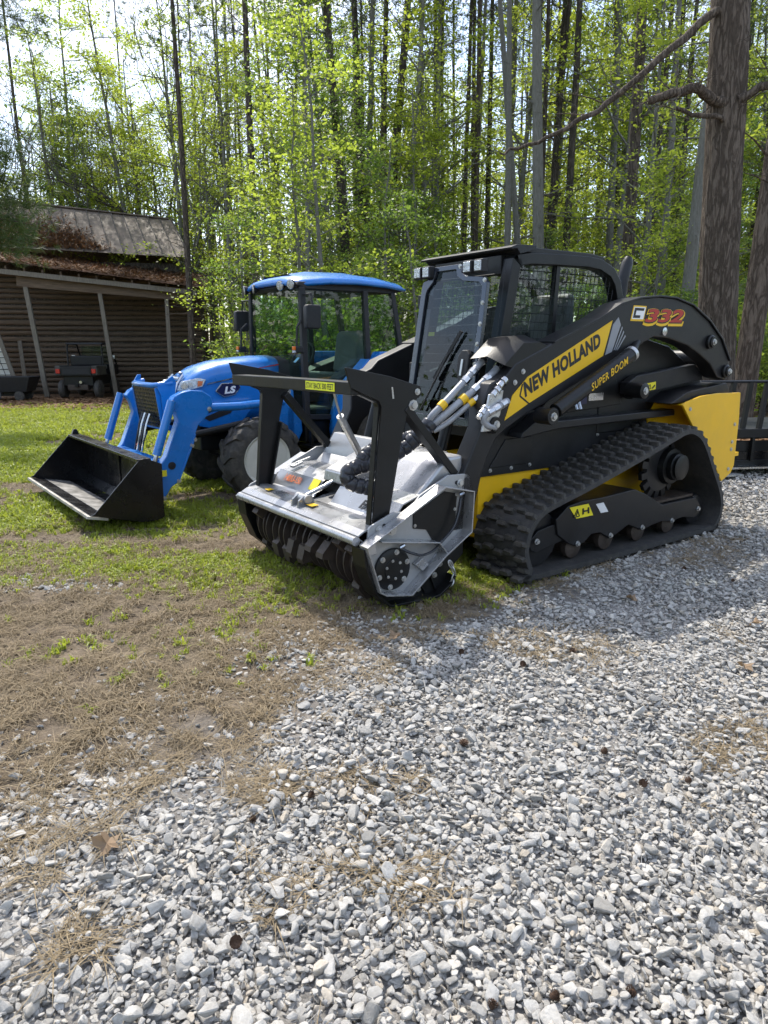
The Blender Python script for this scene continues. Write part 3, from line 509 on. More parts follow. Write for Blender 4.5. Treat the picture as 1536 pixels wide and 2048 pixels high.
def trunk_path(r, h, lean=.02, wob=.05, n=10):
    ax, ay = r.gauss(0, lean), r.gauss(0, lean); p = []; ox = oy = 0
    for i in range(n+1):
        t = i/n; ox += r.gauss(0, wob)*.4; oy += r.gauss(0, wob)*.4; p.append(Vector((ax*h*t+ox*t, ay*h*t+oy*t, h*t)))
    return p
def along(p, t):
    f = t*(len(p)-1); i = min(int(f), len(p)-2); return p[i].lerp(p[i+1], f-i)
def twig(mb, r, p0, d, L, rad, n=5, up=.15, sides=5):
    P = [p0]; d = d.normalized(); 
    for i in range(n-1):
        d = (d+Vector((r.gauss(0, .16), r.gauss(0, .16), r.gauss(0, .12)+up*.35))).normalized(); P.append(P[-1]+d*L/(n-1))
    mb.tube(P, [rad*(1-.85*i/(n-1)) for i in range(n)], sides, False); return P
def broadleaf(seed, h, r0, spread, nb, nleaf, size, start=.22, clump=.40, lm='leaf', bark='barkgrey', flat=.6, stems=1):
    r = random.Random(seed); g = np.random.default_rng(seed); tm = MB(); sites = []
    for st in range(stems):
        p = trunk_path(r, h*(1 if stems == 1 else r.uniform(.7, 1)), .03 if stems == 1 else .22, .10 if stems == 1 else .2)
        if stems > 1:
            o = Vector((r.uniform(-.25, .25), r.uniform(-.25, .25), 0)); p = [q+o for q in p]
        n = len(p)-1; tm.tube(p, [r0*(1-.88*(i/n))+.004 for i in range(n+1)], 8)
        for b in range(max(3, nb//stems)):
            t = start+(1-start)*((b+r.random())/max(3, nb//stems)); q = along(p, min(.99, t)); a = r.uniform(0, 6.28); el = r.uniform(.05, .75)
            L = spread*(1.15-.75*t)*r.uniform(.55, 1.15); d = Vector((math.cos(a)*math.cos(el), math.sin(a)*math.cos(el), math.sin(el)))
            B = twig(tm, r, q, d, L, max(.006, r0*.36*(1-.6*t)), 6, .12)
            sites.append((B[-1], 1.))
            for s_ in range(5):
                u = r.uniform(.3, 1); q2 = along(B, u); a2 = r.uniform(0, 6.28); d2 = Vector((math.cos(a2), math.sin(a2), r.uniform(-.1, .5)))
                S = twig(tm, r, q2, d2, L*r.uniform(.18, .42), max(.004, r0*.11), 4, .05, 3)
                sites.append((S[-1], 1.)); sites.append((S[2], .6))
    W = np.array([s[1] for s in sites]); P = np.array([tuple(s[0]) for s in sites]); W = W*g.lognormal(0, .6, len(W)); k = g.choice(len(P), nleaf, p=W/W.sum())
    Cn = P[k]+g.normal(0, 1, (nleaf, 3))*np.array([clump, clump, clump*.42])*g.uniform(.3, 1, (nleaf, 1)); Cn[:, 2] = np.maximum(Cn[:, 2], .05)
    return mesh_of(tm, 'trunk', 60), quad_mesh('crown', leaf_arrays(Cn, size, g, flat), M[lm]), bark
def pine(seed, h, r0, crown=.55, ntuft=420, dead=16, bark='bark'):
    r = random.Random(seed); g = np.random.default_rng(seed); tm = MB(); p = trunk_path(r, h, .006, .07, 14); n = len(p)-1
    tm.tube([p[0]-Vector((0, 0, .3))]+p, [r0*1.18]+[r0*(1-.78*(i/n)**1.2) for i in range(n+1)], 10); Cn = []; Dn = []
    for b in range(dead):
        t = r.uniform(.14, crown+.05); q = along(p, t); a = r.uniform(0, 6.28); L = r.uniform(.4, 1.9)
        B = twig(tm, r, q, Vector((math.cos(a), math.sin(a), r.uniform(-.25, .35))), L, r.uniform(.010, .022), 5, -.03, 4)
        for k in range(3): twig(tm, r, along(B, r.uniform(.4, 1)), Vector((r.gauss(0, 1), r.gauss(0, 1), r.gauss(0, .5))), L*.35, .005, 3, 0, 3)
    nb = 30
    for b in range(nb):
        t = crown+(1-crown)*(b+r.random())/nb; q = along(p, min(.995, t)); a = r.uniform(0, 6.28); L = 2.6*(1.15-(t-crown)/(1-crown))*r.uniform(.6, 1.1)+.3
        B = twig(tm, r, q, Vector((math.cos(a), math.sin(a), r.uniform(.05, .5))), L, .028*(1.2-t), 6, .12, 5)
        for k in range(ntuft//nb):
            u = r.uniform(.35, 1); c = along(B, u)+Vector((r.gauss(0, .28), r.gauss(0, .28), r.gauss(.05, .2))); d = Vector((math.cos(a)+r.gauss(0, .6), math.sin(a)+r.gauss(0, .6), .7)).normalized(); Cn.append(c); Dn.append(d)
    return mesh_of(tm, 'trunk', 60), quad_mesh('crown', needle_arrays(np.array([tuple(c) for c in Cn]), np.array([tuple(d) for d in Dn]), g, .24, 14, .011), M['needle']), bark
def bare(seed, h, r0):
    r = random.Random(seed); tm = MB()
    def rec(p0, d, L, rad, lv):
        P = twig(tm, r, p0, d, L, rad, 6 if lv < 2 else 4, .14, 6 if lv < 2 else 3)
        if lv >= 5 or rad < .004: return
        for k in range(4 if lv < 3 else 3):
            u = r.uniform(.45, 1.0); q = along(P, u); dd = (P[-1]-P[0]).normalized(); dd = (dd+Vector((r.gauss(0, .62), r.gauss(0, .62), r.gauss(.15, .35)))).normalized()
            rec(q, dd, L*r.uniform(.5, .75), rad*.5, lv+1)
    rec(Vector((0, 0, 0)), Vector((r.gauss(0, .05), 0, 1)), h*.45, r0, 0)
    return mesh_of(tm, 'trunk', 60), None, 'barkgrey'
def tree_thing(name, label, cat, proto, loc, rz=0, s=1.0, sz=None, lean=0, group=None, bark=None, lm=None):
    tm, cm, bk = proto; o = thing(name, label, cat, loc, 0, group)
    o.rotation_euler = (0, lean, 0) if not rz else (Matrix.Rotation(lean, 3, 'Y') @ Matrix.Rotation(rz, 3, 'Z')).to_euler()
    o.scale = (s, s, sz or s)
    t = bpy.data.objects.new('trunk', tm); C.objects.link(t); t.parent = o
    if not tm.materials: tm.materials.append(M[bk])
    if bark: t.material_slots[0].link = 'OBJECT'; t.material_slots[0].material = M[bark]
    if cm:
        c = bpy.data.objects.new('crown', cm); C.objects.link(c); c.parent = o
        if lm: c.material_slots[0].link = 'OBJECT'; c.material_slots[0].material = M[lm]
    return o
PINES = [pine(21+k, 18+k*1.0, .16, .56+.03*(k % 2), 220, 26) for k in range(4)]
BROAD = [broadleaf(41, 11, .10, 2.6, 30, 6600, .07, clump=.30), broadleaf(42, 9, .085, 2.4, 28, 6000, .066, lm='leafy', clump=.28), broadleaf(43, 12.5, .11, 2.8, 34, 7200, .072, .18, .30), broadleaf(44, 7.5, .07, 2.1, 26, 5000, .062, .15, .27)]
SAPL = [broadleaf(51, 5.2, .045, 1.6, 20, 3400, .058, .12, .26), broadleaf(52, 6, .05, 1.7, 22, 3600, .06, .1, .26, 'leafy'), broadleaf(53, 4.2, .04, 1.5, 18, 3000, .055, .1, .24)]
SHRUB = [broadleaf(61, 2.4, .025, 1.3, 22, 4200, .056, .05, .26, 'leafd', 'bark', .6, 4), broadleaf(62, 3.0, .03, 1.4, 24, 4400, .058, .05, .27, 'leaf', 'bark', .6, 4), broadleaf(63, 1.8, .02, 1.1, 20, 3400, .052, .02, .25, 'leaf', 'bark', .6, 5)]
BARE = [bare(71, 15, .17), bare(73, 13, .13)]
rt = random.Random(5)
# --- trunks that can be told apart in the photograph: x, y, lean, radius
EXPL = [(-6.5, 24.0, .010, .115, 'bark', 'tall pine trunk standing beside the right corner of the old barn'),
 (-4.27, 24.0, .012, .146, 'bark', 'straight pine trunk rising above the left end of the blue tractor roof'),
 (-.90, 23.0, -.064, .157, 'barkdark', 'dark pine trunk leaning left above the right end of the tractor roof'),
 (-.62, 26.0, -.024, .159, 'barkdark', 'dark trunk just right of the left-leaning pine above the tractor roof'),
 (-.34, 25.0, .083, .177, 'barkdark', 'dark pine trunk leaning right between the two cabs'),
 (1.73, 28.0, .021, .141, 'barkdark', 'slim dark trunk directly above the front edge of the loader cab'),
 (3.67, 21.0, -.039, .100, 'barkgrey', 'thin pale trunk above the loader cab, left one of a close pair'),
 (4.52, 21.4, -.128, .102, 'barkgrey', 'thin pale trunk leaning left, right one of the close pair above the cab'),
 (4.48, 20.0, -.066, .171, 'barkgrey', 'smooth pale grey trunk behind the roof of the loader cab'),
 (6.00, 27.0, .027, .174, 'barkdark', 'dark pine trunk just right of the smooth pale one behind the cab'),
 (6.42, 19.0, -.030, .164, 'bark', 'brown pine trunk behind the exhaust stack of the loader'),
 (9.27, 26.0, .018, .123, 'barkdark', 'slim dark trunk right of the brown pine behind the exhaust stack'),
 (8.52, 22.0, -.019, .121, 'barkgrey', 'slim greyish trunk above the rear of the loader boom'),
 (6.70, 16.0, .014, .150, 'barkgrey', 'pale grey trunk standing close to the left side of the big plated pine'),
 (6.42, 12.5, .035, .20, 'barkbig', 'second large pine trunk at the right edge beside the big plated pine')]
for i, (x, y, le, rad, bk, lab) in enumerate(EXPL):
    k = rt.uniform(0, 6.28); s = rad/.155
    tree_thing('pine_tree', lab, 'tree', PINES[i % 4], (x, y, zg(x, y)), k, s, max(.95, min(1.25, s)), le, 'pines behind the machines', bk)
# --- more pines filling the wood
n = 0
while n < 84:
    y = rt.uniform(24, 47); x = rt.uniform(-.575*y, .575*y)
    if x < -4.2 and y < 33: continue
    if x < -.2*y and rt.random() < .3: continue
    if y < 26 and rt.random() < .5: continue
    s = rt.uniform(.55, 1.05); n += 1
    tree_thing('pine_tree', 'one of many slender pine trunks deep in the wood behind the machines', 'tree', PINES[rt.randrange(4)], (x, y, zg(x, y)), rt.uniform(0, 6.28), s, rt.uniform(.9, 1.2), rt.gauss(0, .025), 'slender pines deep in the wood', rt.choice(['bark', 'barkdark', 'barkdark', 'barkgrey', None]))
# --- broadleaved trees in fresh leaf
n = 0
while n < 104:
    y = rt.uniform(17.5, 42); x = rt.uniform(-.55*y, .575*y)
    if x < -4.6 and y < 31: continue
    if x < 2.5 and y < 21: continue
    if x < -2.6 and y < 29: continue
    if x > 2.0 and y < 28 and rt.random() < .8: continue
    n += 1
    tree_thing('broadleaf_tree', 'one of the thin broadleaved trees in fresh light green leaf among the pines', 'tree', BROAD[rt.randrange(4)], (x, y, zg(x, y)), rt.uniform(0, 6.28), rt.uniform(.95, 1.5), None, rt.gauss(0, .05), 'leafy trees among the pines', None, rt.choice(['leaf', 'leafd', 'leafy', 'leafy', None]))
n = 0
while n < 34:
    y = rt.uniform(14, 26); x = rt.uniform(-.42*y, .575*y)
    if x < -3.2 and y < 30: continue
    if x > 2.0 and y < 15.5: continue
    if x > 2.2 and y < 23 and rt.random() < .75: continue
    n += 1
    tree_thing('sapling', 'one of the small saplings with sparse bright leaves at the edge of the wood', 'tree', SAPL[rt.randrange(3)], (x, y, zg(x, y)), rt.uniform(0, 6.28), rt.uniform(.8, 1.3), None, rt.gauss(0, .07), 'saplings at the edge of the wood', None, rt.choice(['leafd', 'leaf', 'leaf']))
n = 0
while n < 56:
    y = rt.uniform(14.5, 27); x = rt.uniform(-.36*y, .575*y)
    if x < -3.0 and y < 30: continue
    n += 1
    tree_thing('shrub', 'one of the low leafy shrubs filling the foot of the wood', 'shrub', SHRUB[rt.randrange(3)], (x, y, zg(x, y)), rt.uniform(0, 6.28), rt.uniform(.8, 1.25), None, 0, 'shrubs at the foot of the wood', None, rt.choice(['leafd', 'leafd', 'leaf']))
# shrubs and trees that stand out
for x, y, k, s, lab in [(-4.0, 21.8, 0, .95, 'tall leafy bush overgrowing the right end of the old barn'), (-3.3, 18.8, 0, 1.0, 'dark green bush behind the nose of the blue tractor'), (-2.6, 17.4, 0, 1.3, 'broad leafy bush right behind the blue tractor cab windscreen')]:
    tree_thing('bush', lab, 'bush', SHRUB[k], (x, y, zg(x, y)), rt.uniform(0, 6.28), s)
for x, y, k, s, lab in [(-7.6, 32, 1, 1.45, 'yellow-green leafy tree spreading above the barn roof ridge'), (-11.2, 34, 1, 1.4, 'yellow-green leafy tree behind the middle of the barn roof'), (-14.4, 36, 1, 1.15, 'yellow-green leafy tree behind the left end of the barn roof'), (-5.9, 28.5, 0, 1.35, 'leafy tree beside the tall pine at the barn corner')]:
    tree_thing('broadleaf_tree', lab, 'tree', BROAD[k], (x, y, zg(x, y)), rt.uniform(0, 6.28), s, None, 0, 'leafy trees behind the barn', None, 'leafy')
tree_thing('bare_tree', 'bare branching tree against the sky at the top left corner', 'tree', BARE[0], (-15.5, 33, -.35), .6, 1.15)
tree_thing('bare_tree', 'tall bare tree at the far left edge behind the barn', 'tree', BARE[0], (-17.5, 36, -.35), 4.4, 1.25)
tree_thing('bare_tree', 'smaller bare twiggy tree behind the left part of the barn roof', 'tree', BARE[1], (-11.6, 37, -.35), 2.2, 1.25)
tree_thing('bare_tree', 'dark leaning bare tree above the right end of the barn roof', 'tree', BARE[1], (-7.4, 32, -.35), 4.0, 1.2, 1.3, -.16, None, 'barkdark')
tree_thing('bare_tree', 'bare tree with many fine twigs above the middle of the barn roof', 'tree', BARE[0], (-9.6, 35, -.35), 3.1, 1.05, 1.2)
tree_thing('bare_tree', 'thin bare tree rising left of the tall pine at the barn corner', 'tree', BARE[1], (-8.6, 30, -.35), 1.2, .9, 1.25)
# --- say which of the many is meant: by its bark, what it rises above and its place from the left
ORD = ['leftmost']+[w_+' from left' for w_ in 'second third fourth fifth sixth seventh eighth ninth tenth eleventh twelfth thirteenth fourteenth fifteenth sixteenth seventeenth eighteenth nineteenth twentieth'.split()]
ZON = [(150, 'above the barn roof, left'), (330, 'above the barn roof, right'), (480, 'above the tractor hood'), (660, 'above the tractor roof front'), (835, 'above the tractor roof rear'), (1040, 'above the loader cab front'), (1250, 'above the loader cab rear'), (1400, 'above the loader boom'), (9999, 'near the big plated pine')]
def zone(o):
    x, y, _ = o.location; u = 768+1380*x/(y*.973); return u, next(z for a, z in ZON if u < a)
def bark_word(o):
    t = [c for c in o.children if c.name.startswith('trunk')][0]; m_ = t.material_slots[0].material.name; return {'pine_bark': 'brown', 'dark_bark': 'dark', 'grey_bark': 'grey', 'plated_pine_bark': 'brown'}.get(m_, 'brown')
def single_out(group, text):
    sets = {}
    for o in list(C.objects):
        if o.get('group') == group: u, z = zone(o); sets.setdefault(text % {'bark': bark_word(o), 'zone': z, 'size': ('smaller' if o.scale[2] < 1.02 else 'taller')}, []).append((u, o))
    for k, L in sets.items():
        L.sort(key=lambda q: q[0])
        for i, (u, o) in enumerate(L): o['label'] = k+(', '+ORD[min(i, 19)] if len(L) > 1 else '')
single_out('slender pines deep in the wood', 'slender %(bark)s pine deep in the wood %(zone)s')
single_out('leafy trees among the pines', '%(size)s thin light-green tree %(zone)s')
single_out('saplings at the edge of the wood', '%(size)s bright-leaved sapling %(zone)s')
single_out('shrubs at the foot of the wood', '%(size)s low leafy shrub %(zone)s')
# --- the big plated pine
bt = thing('pine_tree', 'big pine with thick plated bark and broken branches right of the loader', 'tree', (4.60, 9.6, 0), 0)
tm = MB(); rr = random.Random(3); rows = []
for i in range(230):
    z = -.2+i*.078; rad = .242*(1-.016*z)+.045*math.exp(-max(0, z)*2.2); row = []
    cx = -.071*z; cyo = .02*math.sin(z*.7)
    for k in range(64):
        a = 2*math.pi*k/64; nzv = mnoise.noise(Vector((math.cos(a)*3.4, math.sin(a)*3.4, z*1.3)))*.014+mnoise.noise(Vector((math.cos(a)*11, math.sin(a)*11, z*2.2)))*.014+mnoise.noise(Vector((math.cos(a)*24, math.sin(a)*24, z*6)))*.008
        row.append((cx+math.cos(a)*(rad+nzv), cyo+math.sin(a)*(rad+nzv), z))
    rows.append(row)
tm.grid(rows, True); part('trunk', tm, M['barkbig'], bt, 0, 70)
def limb(pts, r0, r1, nm, twigs=0):
    mb = MB(); r = random.Random(len(pts)*7+int(r0*1000)); P = [Vector((p[0]-4.6, p[1]-9.6, p[2])) for p in pts]; Q = []
    for a, b in zip(P[:-1], P[1:]):
        for t in (0, .33, .66): Q.append(a.lerp(b, t)+Vector((r.gauss(0, .012), r.gauss(0, .03), r.gauss(0, .012))))
    Q.append(P[-1]); n_ = len(Q)-1; mb.tube(Q, [(r0+(r1-r0)*i/n_)*(1+r.gauss(0, .06)) for i in range(n_+1)], 9)
    for k in range(twigs): 
        W_ = twig(mb, r, along(Q, r.uniform(.15, 1)), Vector((r.gauss(-.5, .6), r.gauss(0, .5), r.gauss(.2, .5))), r.uniform(.3, .9), .010, 5, .05, 4)
        for q in range(3): twig(mb, r, along(W_, r.uniform(.3, 1)), Vector((r.gauss(-.5, .6), r.gauss(0, .5), r.gauss(.1, .5))), .25, .005, 3, 0, 3)
    part(nm, mb, M['barkbig'], bt, 0, 70)
limb([(4.22, 9.55, 5.42), (3.97, 9.45, 5.33), (3.43, 9.35, 4.88), (2.98, 9.3, 4.49), (2.57, 9.3, 4.19), (2.02, 9.3, 3.9), (1.65, 9.3, 3.79), (1.43, 9.3, 3.73)], .055, .014, 'limb', 4)
limb([(4.25, 9.5, 4.33), (4.05, 9.4, 4.36), (3.84, 9.35, 4.46), (3.6, 9.3, 4.43), (3.4, 9.3, 4.36), (3.2, 9.3, 4.31)], .075, .045, 'broken_branch', 14)
limb([(4.35, 9.4, 4.34), (4.55, 9.3, 4.46), (4.85, 9.3, 4.55), (5.4, 9.3, 4.8)], .055, .04, 'broken_branch', 3)
limb([(4.2, 9.4, 4.13), (3.95, 9.35, 4.15), (3.75, 9.3, 4.16), (3.55, 9.3, 4.23)], .032, .02, 'branch_stub', 1)
g = np.random.default_rng(77); mbk = MB(); Cn = []; Dn = []; r = random.Random(31)
for b in range(34):                                                # crown high overhead
    t = 9.5+8*(b/34); a = r.uniform(0, 6.28); L = r.uniform(1.6, 3.6)*(1.1-(t-9.5)/12)
    B = twig(mbk, r, Vector((-.071*t, 0, t)), Vector((math.cos(a), math.sin(a), r.uniform(.05, .45))), L, .05, 7, .1, 6)
    for k in range(9):
        c = along(B, r.uniform(.3, 1))+Vector((r.gauss(0, .3), r.gauss(0, .3), r.gauss(.05, .2))); Cn.append(tuple(c)); Dn.append(tuple(Vector((math.cos(a)+r.gauss(0, .6), math.sin(a)+r.gauss(0, .6), .7)).normalized()))
part('limb', mbk, M['barkbig'], bt, 0, 70)
part('crown', quad_mesh('crown', needle_arrays(np.array(Cn), np.array(Dn), g, .24, 16, .010), M['needle']), None, bt)
# --- pine reaching in from the left in front of the barn roof
lp = thing('pine_tree', 'dark pine with drooping needle boughs hanging before the barn roof at the left edge', 'tree', (-8.9, 13.2, zg(-8.9, 13.2)), 0)
mb = MB(); p = trunk_path(random.Random(8), 16, .004, .05, 10); mb.tube(p, [.24*(1-.7*i/10) for i in range(11)], 12); Cn = []; Dn = []; r = random.Random(12)
TG = [(-6.35, 12.9, 4.75), (-6.05, 13.0, 4.1), (-6.55, 13.2, 3.75), (-5.98, 12.8, 3.45), (-6.3, 13.1, 3.2), (-6.75, 12.7, 4.3), (-6.6, 13.3, 3.4), (-6.4, 12.6, 4.5), (-6.2, 13.2, 3.9), (-6.8, 13, 4.9), (-5.95, 13.3, 6.75), (-6.15, 12.9, 6.95), (-6.5, 12.8, 6.6), (-7.2, 12.6, 5.4), (-7.4, 13.4, 3.9), (-8.6, 11.6, 5.2), (-9.6, 11.5, 4.6), (-10.6, 13, 5.6), (-8.5, 15, 6.2), (-9.6, 14.9, 5), (-8, 11.8, 7.4), (-7.4, 13.9, 8.2), (-9.9, 12.2, 8.8), (-8.2, 14.7, 9.5), (-7.7, 12.5, 10.5), (-9.8, 14.2, 11.5), (-8, 13, 12.6), (-9.5, 12.9, 13.6)]
for (tx, ty, tz) in TG:
    e = Vector((tx+8.9, ty-13.2, tz-zg(-8.9, 13.2))); z0 = e.z+.15*e.length*.3; s0 = along(p, min(.97, z0/16)); m_ = s0.lerp(e, .5)+Vector((0, 0, .18))
    P = [s0, s0.lerp(m_, .5)+Vector((0, 0, .05)), m_, m_.lerp(e, .5), e]; mb.tube(P, [.035, .028, .02, .013, .006], 5)
    for k in range(150):
        u = r.uniform(.45, 1.03); c = along(P, min(1, u))+Vector((r.gauss(0, .17), r.gauss(0, .17), r.gauss(-.03, .14))); Cn.append(tuple(c)); dd = (e-s0).normalized(); Dn.append(tuple((dd+Vector((r.gauss(0, .6), r.gauss(0, .6), r.gauss(.1, .6)))).normalized()))
part('trunk', mb, M['bark'], lp, 0, 60); part('crown', quad_mesh('crown', needle_arrays(np.array(Cn), np.array(Dn), g, .16, 14, .0045), M['needle']), None, lp)
# --- far wood behind, one mass
mb = MB(); r = random.Random(99)
for k in range(330):
    y = r.uniform(48, 80); x = r.uniform(-.75*y, .75*y); h = r.uniform(12, 19); q = r.uniform(.07, .17); l = r.gauss(0, .5)
    mb.tube([(x, y, -.5), (x+l*.4, y, h*.5), (x+l, y, h)], [q, q*.8, q*.3], 5, False)
fw = part('distant_wood', mb, M['barkdark'], None, 0, 60); fw['kind'] = 'stuff'; fw['label'] = 'far trunks of the wood seen between the nearer trees'; fw['category'] = 'wood'
n = 64000; Y = g.uniform(47, 82, n); X = g.uniform(-.78, .78, n)*Y; Z = np.abs(g.normal(0, 1, n))*6.5-.3; k = (vn(X*.5, Z*1., .25, 4.4, 3)+g.normal(0, .25, n)) > -.25
fl = part('distant_foliage', quad_mesh('distant_foliage', leaf_arrays(np.stack([X, Y, Z], 1)[k], .30, g, .4), M['leafd']), None); fl['kind'] = 'stuff'; fl['label'] = 'far green foliage low between the distant trunks'; fl['category'] = 'foliage'

# --- the wood on the other side of the yard, behind the viewer: it shows in the cab glass and paint
mb = MB(); r = random.Random(61)
for k in range(200):
    a = r.uniform(-2.4, 2.4); d = r.uniform(40, 60); x, y = math.sin(a)*d*1.2, -math.cos(a)*d; h = r.uniform(8, 13); q = r.uniform(.09, .2); l = r.gauss(0, .5)
    mb.tube([(x, y, -.2), (x+l*.4, y, h*.5), (x+l, y, h)], [q, q*.8, q*.3], 6, False)
o = part('opposite_wood', mb, M['bark'], None, 0, 60); o['kind'] = 'stuff'; o['label'] = 'trunks of the wood across the yard, mirrored in the cab glass'; o['category'] = 'wood'
n = 36000; A = g.uniform(-2.4, 2.4, n); D_ = g.uniform(38, 60, n); Z = g.gamma(2.2, 1.9, n)-.2; P = np.stack([np.sin(A)*D_*1.25, -np.cos(A)*D_, Z], 1); k = (vn(P[:, 0]+P[:, 1], Z, .35, 8.4, 3)+g.normal(0, .2, n) > -.2)
o = part('opposite_foliage', quad_mesh('opposite_foliage', leaf_arrays(P[k], .75, g, .4), M['leafd']), None); o['kind'] = 'stuff'; o['label'] = 'foliage of the wood across the yard, mirrored in the cab glass'; o['category'] = 'foliage'
# ================================================================== COMPACT TRACK LOADER (x to the rear, y to the far side, z up)
def catmull(P, n, closed=True):
    out = []; m = len(P)
    for i in range(m if closed else m-1):
        p = [Vector(P[(i+k-1) % m] if closed else P[min(max(i+k-1, 0), m-1)]) for k in range(4)]
        for j in range(n):
            t = j/n; out.append(.5*((2*p[1])+(-p[0]+p[2])*t+(2*p[0]-5*p[1]+4*p[2]-p[3])*t*t+(-p[0]+3*p[1]-3*p[2]+p[3])*t**3))
    if not closed: out.append(Vector(P[-1]))
    return out
def resample(P, step, closed=True):
    Q = P+[P[0]] if closed else P; L = [0]
    for a, b in zip(Q[:-1], Q[1:]): L.append(L[-1]+(b-a).length)
    n = max(3, round(L[-1]/step)); out = []; j = 0
    for i in range(n if closed else n+1):
        s = L[-1]*i/n
        while j < len(L)-2 and L[j+1] < s: j += 1
        out.append(Q[j].lerp(Q[j+1], (s-L[j])/max(1e-9, L[j+1]-L[j])))
    return out
def text_on(name, s, org, U, Vv, m, parent, bold=0, shear=0, lift=.0012, space=1.0):
    "flat lettering: org lower left corner, U full width, Vv letter height"
    cu = bpy.data.curves.new(name, 'FONT'); cu.body = s; cu.offset = bold; cu.shear = shear; cu.space_character = space; cu.resolution_u = 3; cu.extrude = 0
    ob = bpy.data.objects.new(name+'_tmp', cu); C.objects.link(ob); dg = bpy.context.evaluated_depsgraph_get(); me = bpy.data.meshes.new_from_object(ob.evaluated_get(dg)); bpy.data.objects.remove(ob)
    co = np.empty(len(me.vertices)*3); me.vertices.foreach_get('co', co); co = co.reshape(-1, 3); lo = co.min(0); hi = co.max(0)
    org = np.array(org); U = np.array(U, float); Vv = np.array(Vv, float); nn = np.cross(U, Vv); nn /= np.linalg.norm(nn)
    a = (co[:, 0:1]-lo[0])/(hi[0]-lo[0]); b = (co[:, 1:2]-lo[1])/(hi[1]-lo[1]); me.vertices.foreach_set('co', (org+a*U+b*Vv+nn*lift).ravel()); me.update()
    return part(name, me, m, parent)
def bolt(parent, p, ax, r=.014, l=.012, m='zinc', name='bolt'):
    return part(name, MB().lathe([(0, r*1.5), (l*.25, r*1.5), (l*.26, r), (l, r*.95)], p, ax, 8), M[m], parent, 0, 30)
S = thing('track_loader', 'black and yellow compact track loader with caged cab standing on the gravel edge', 'track loader', (.955, 4.01, .0), R(36))
YC = .95; CF = 1.70          # the cab's own centre line is a little nearer
def cfar(y): return CF-y
def far(y): return 2*YC-y
# ---- tracks
bp = [Vector((x, max(z, .0)+.022)) for x, z in SP['belt']]; bp[-2].y = .05; bp[-1] = Vector((1.86, .022))
loop = resample(catmull(bp, 8), .03); nL = len(loop)
ctr = Vector((.95, .3))
def nrm(P, i):
    d = (P[(i+1) % len(P)]-P[i-1]).normalized(); n = Vector((-d.y, d.x)); return n if n.dot(P[i]-ctr) > 0 else -n
belt = MB(); inn = [p-nrm(loop, i)*.034 for i, p in enumerate(loop)]
rows = [[(p.x, y, p.y) for p in loop] for y in (.006, .444)]+[[(p.x, y, p.y) for p in inn] for y in (.444, .006)]
belt.grid([rows[0], rows[1], rows[2], rows[3], rows[0]], True)
def lug_mesh():
    mb = MB()
    for k in range(5):                                              # staggered six-sided blocks across the belt
        y0 = .004+k*.0885; ox = .011*(1 if k % 2 else -1); w = .021
        a = [(ox-w, y0+.012), (ox-w*.55, y0), (ox+w*.55, y0), (ox+w, y0+.012), (ox+w, y0+.074), (ox+w*.55, y0+.0865), (ox-w*.55, y0+.0865), (ox-w, y0+.074)]
        t = [(ox+(x-ox)*.62, y0+.0432+(y-y0-.0432)*.80) for x, y in a]; n = 8
        mb.add([(x, y, -.004) for x, y in a]+[(x, y, .026) for x, y in t], [tuple(range(2*n-1, n-1, -1))[::-1]]+[(i, (i+1) % n, n+(i+1) % n, n+i) for i in range(n)])
    return mesh_of(mb, 'tread_lug', 25)
LUG = lug_mesh(); LUG.materials.append(M['lug'])
lug_at = resample(catmull(bp, 8), .091)
def track(y0, frame):
    tr = part('track', belt if y0 == 0 else mesh_of(belt, 'track'), M['rubber'], S); tr.location.y = y0
    for i, p in enumerate(lug_at):
        n = nrm(lug_at, i); t = Vector((n.y, -n.x)); q = bpy.data.objects.new('tread_lug', LUG); C.objects.link(q); q.parent = tr
        q.matrix_local = Matrix(((t.x, 0, n.x, p.x), (0, 1, 0, 0), (t.y, 0, n.y, p.y), (0, 0, 0, 1)))
    return tr
track(0, 1); track(far(.45), -1)
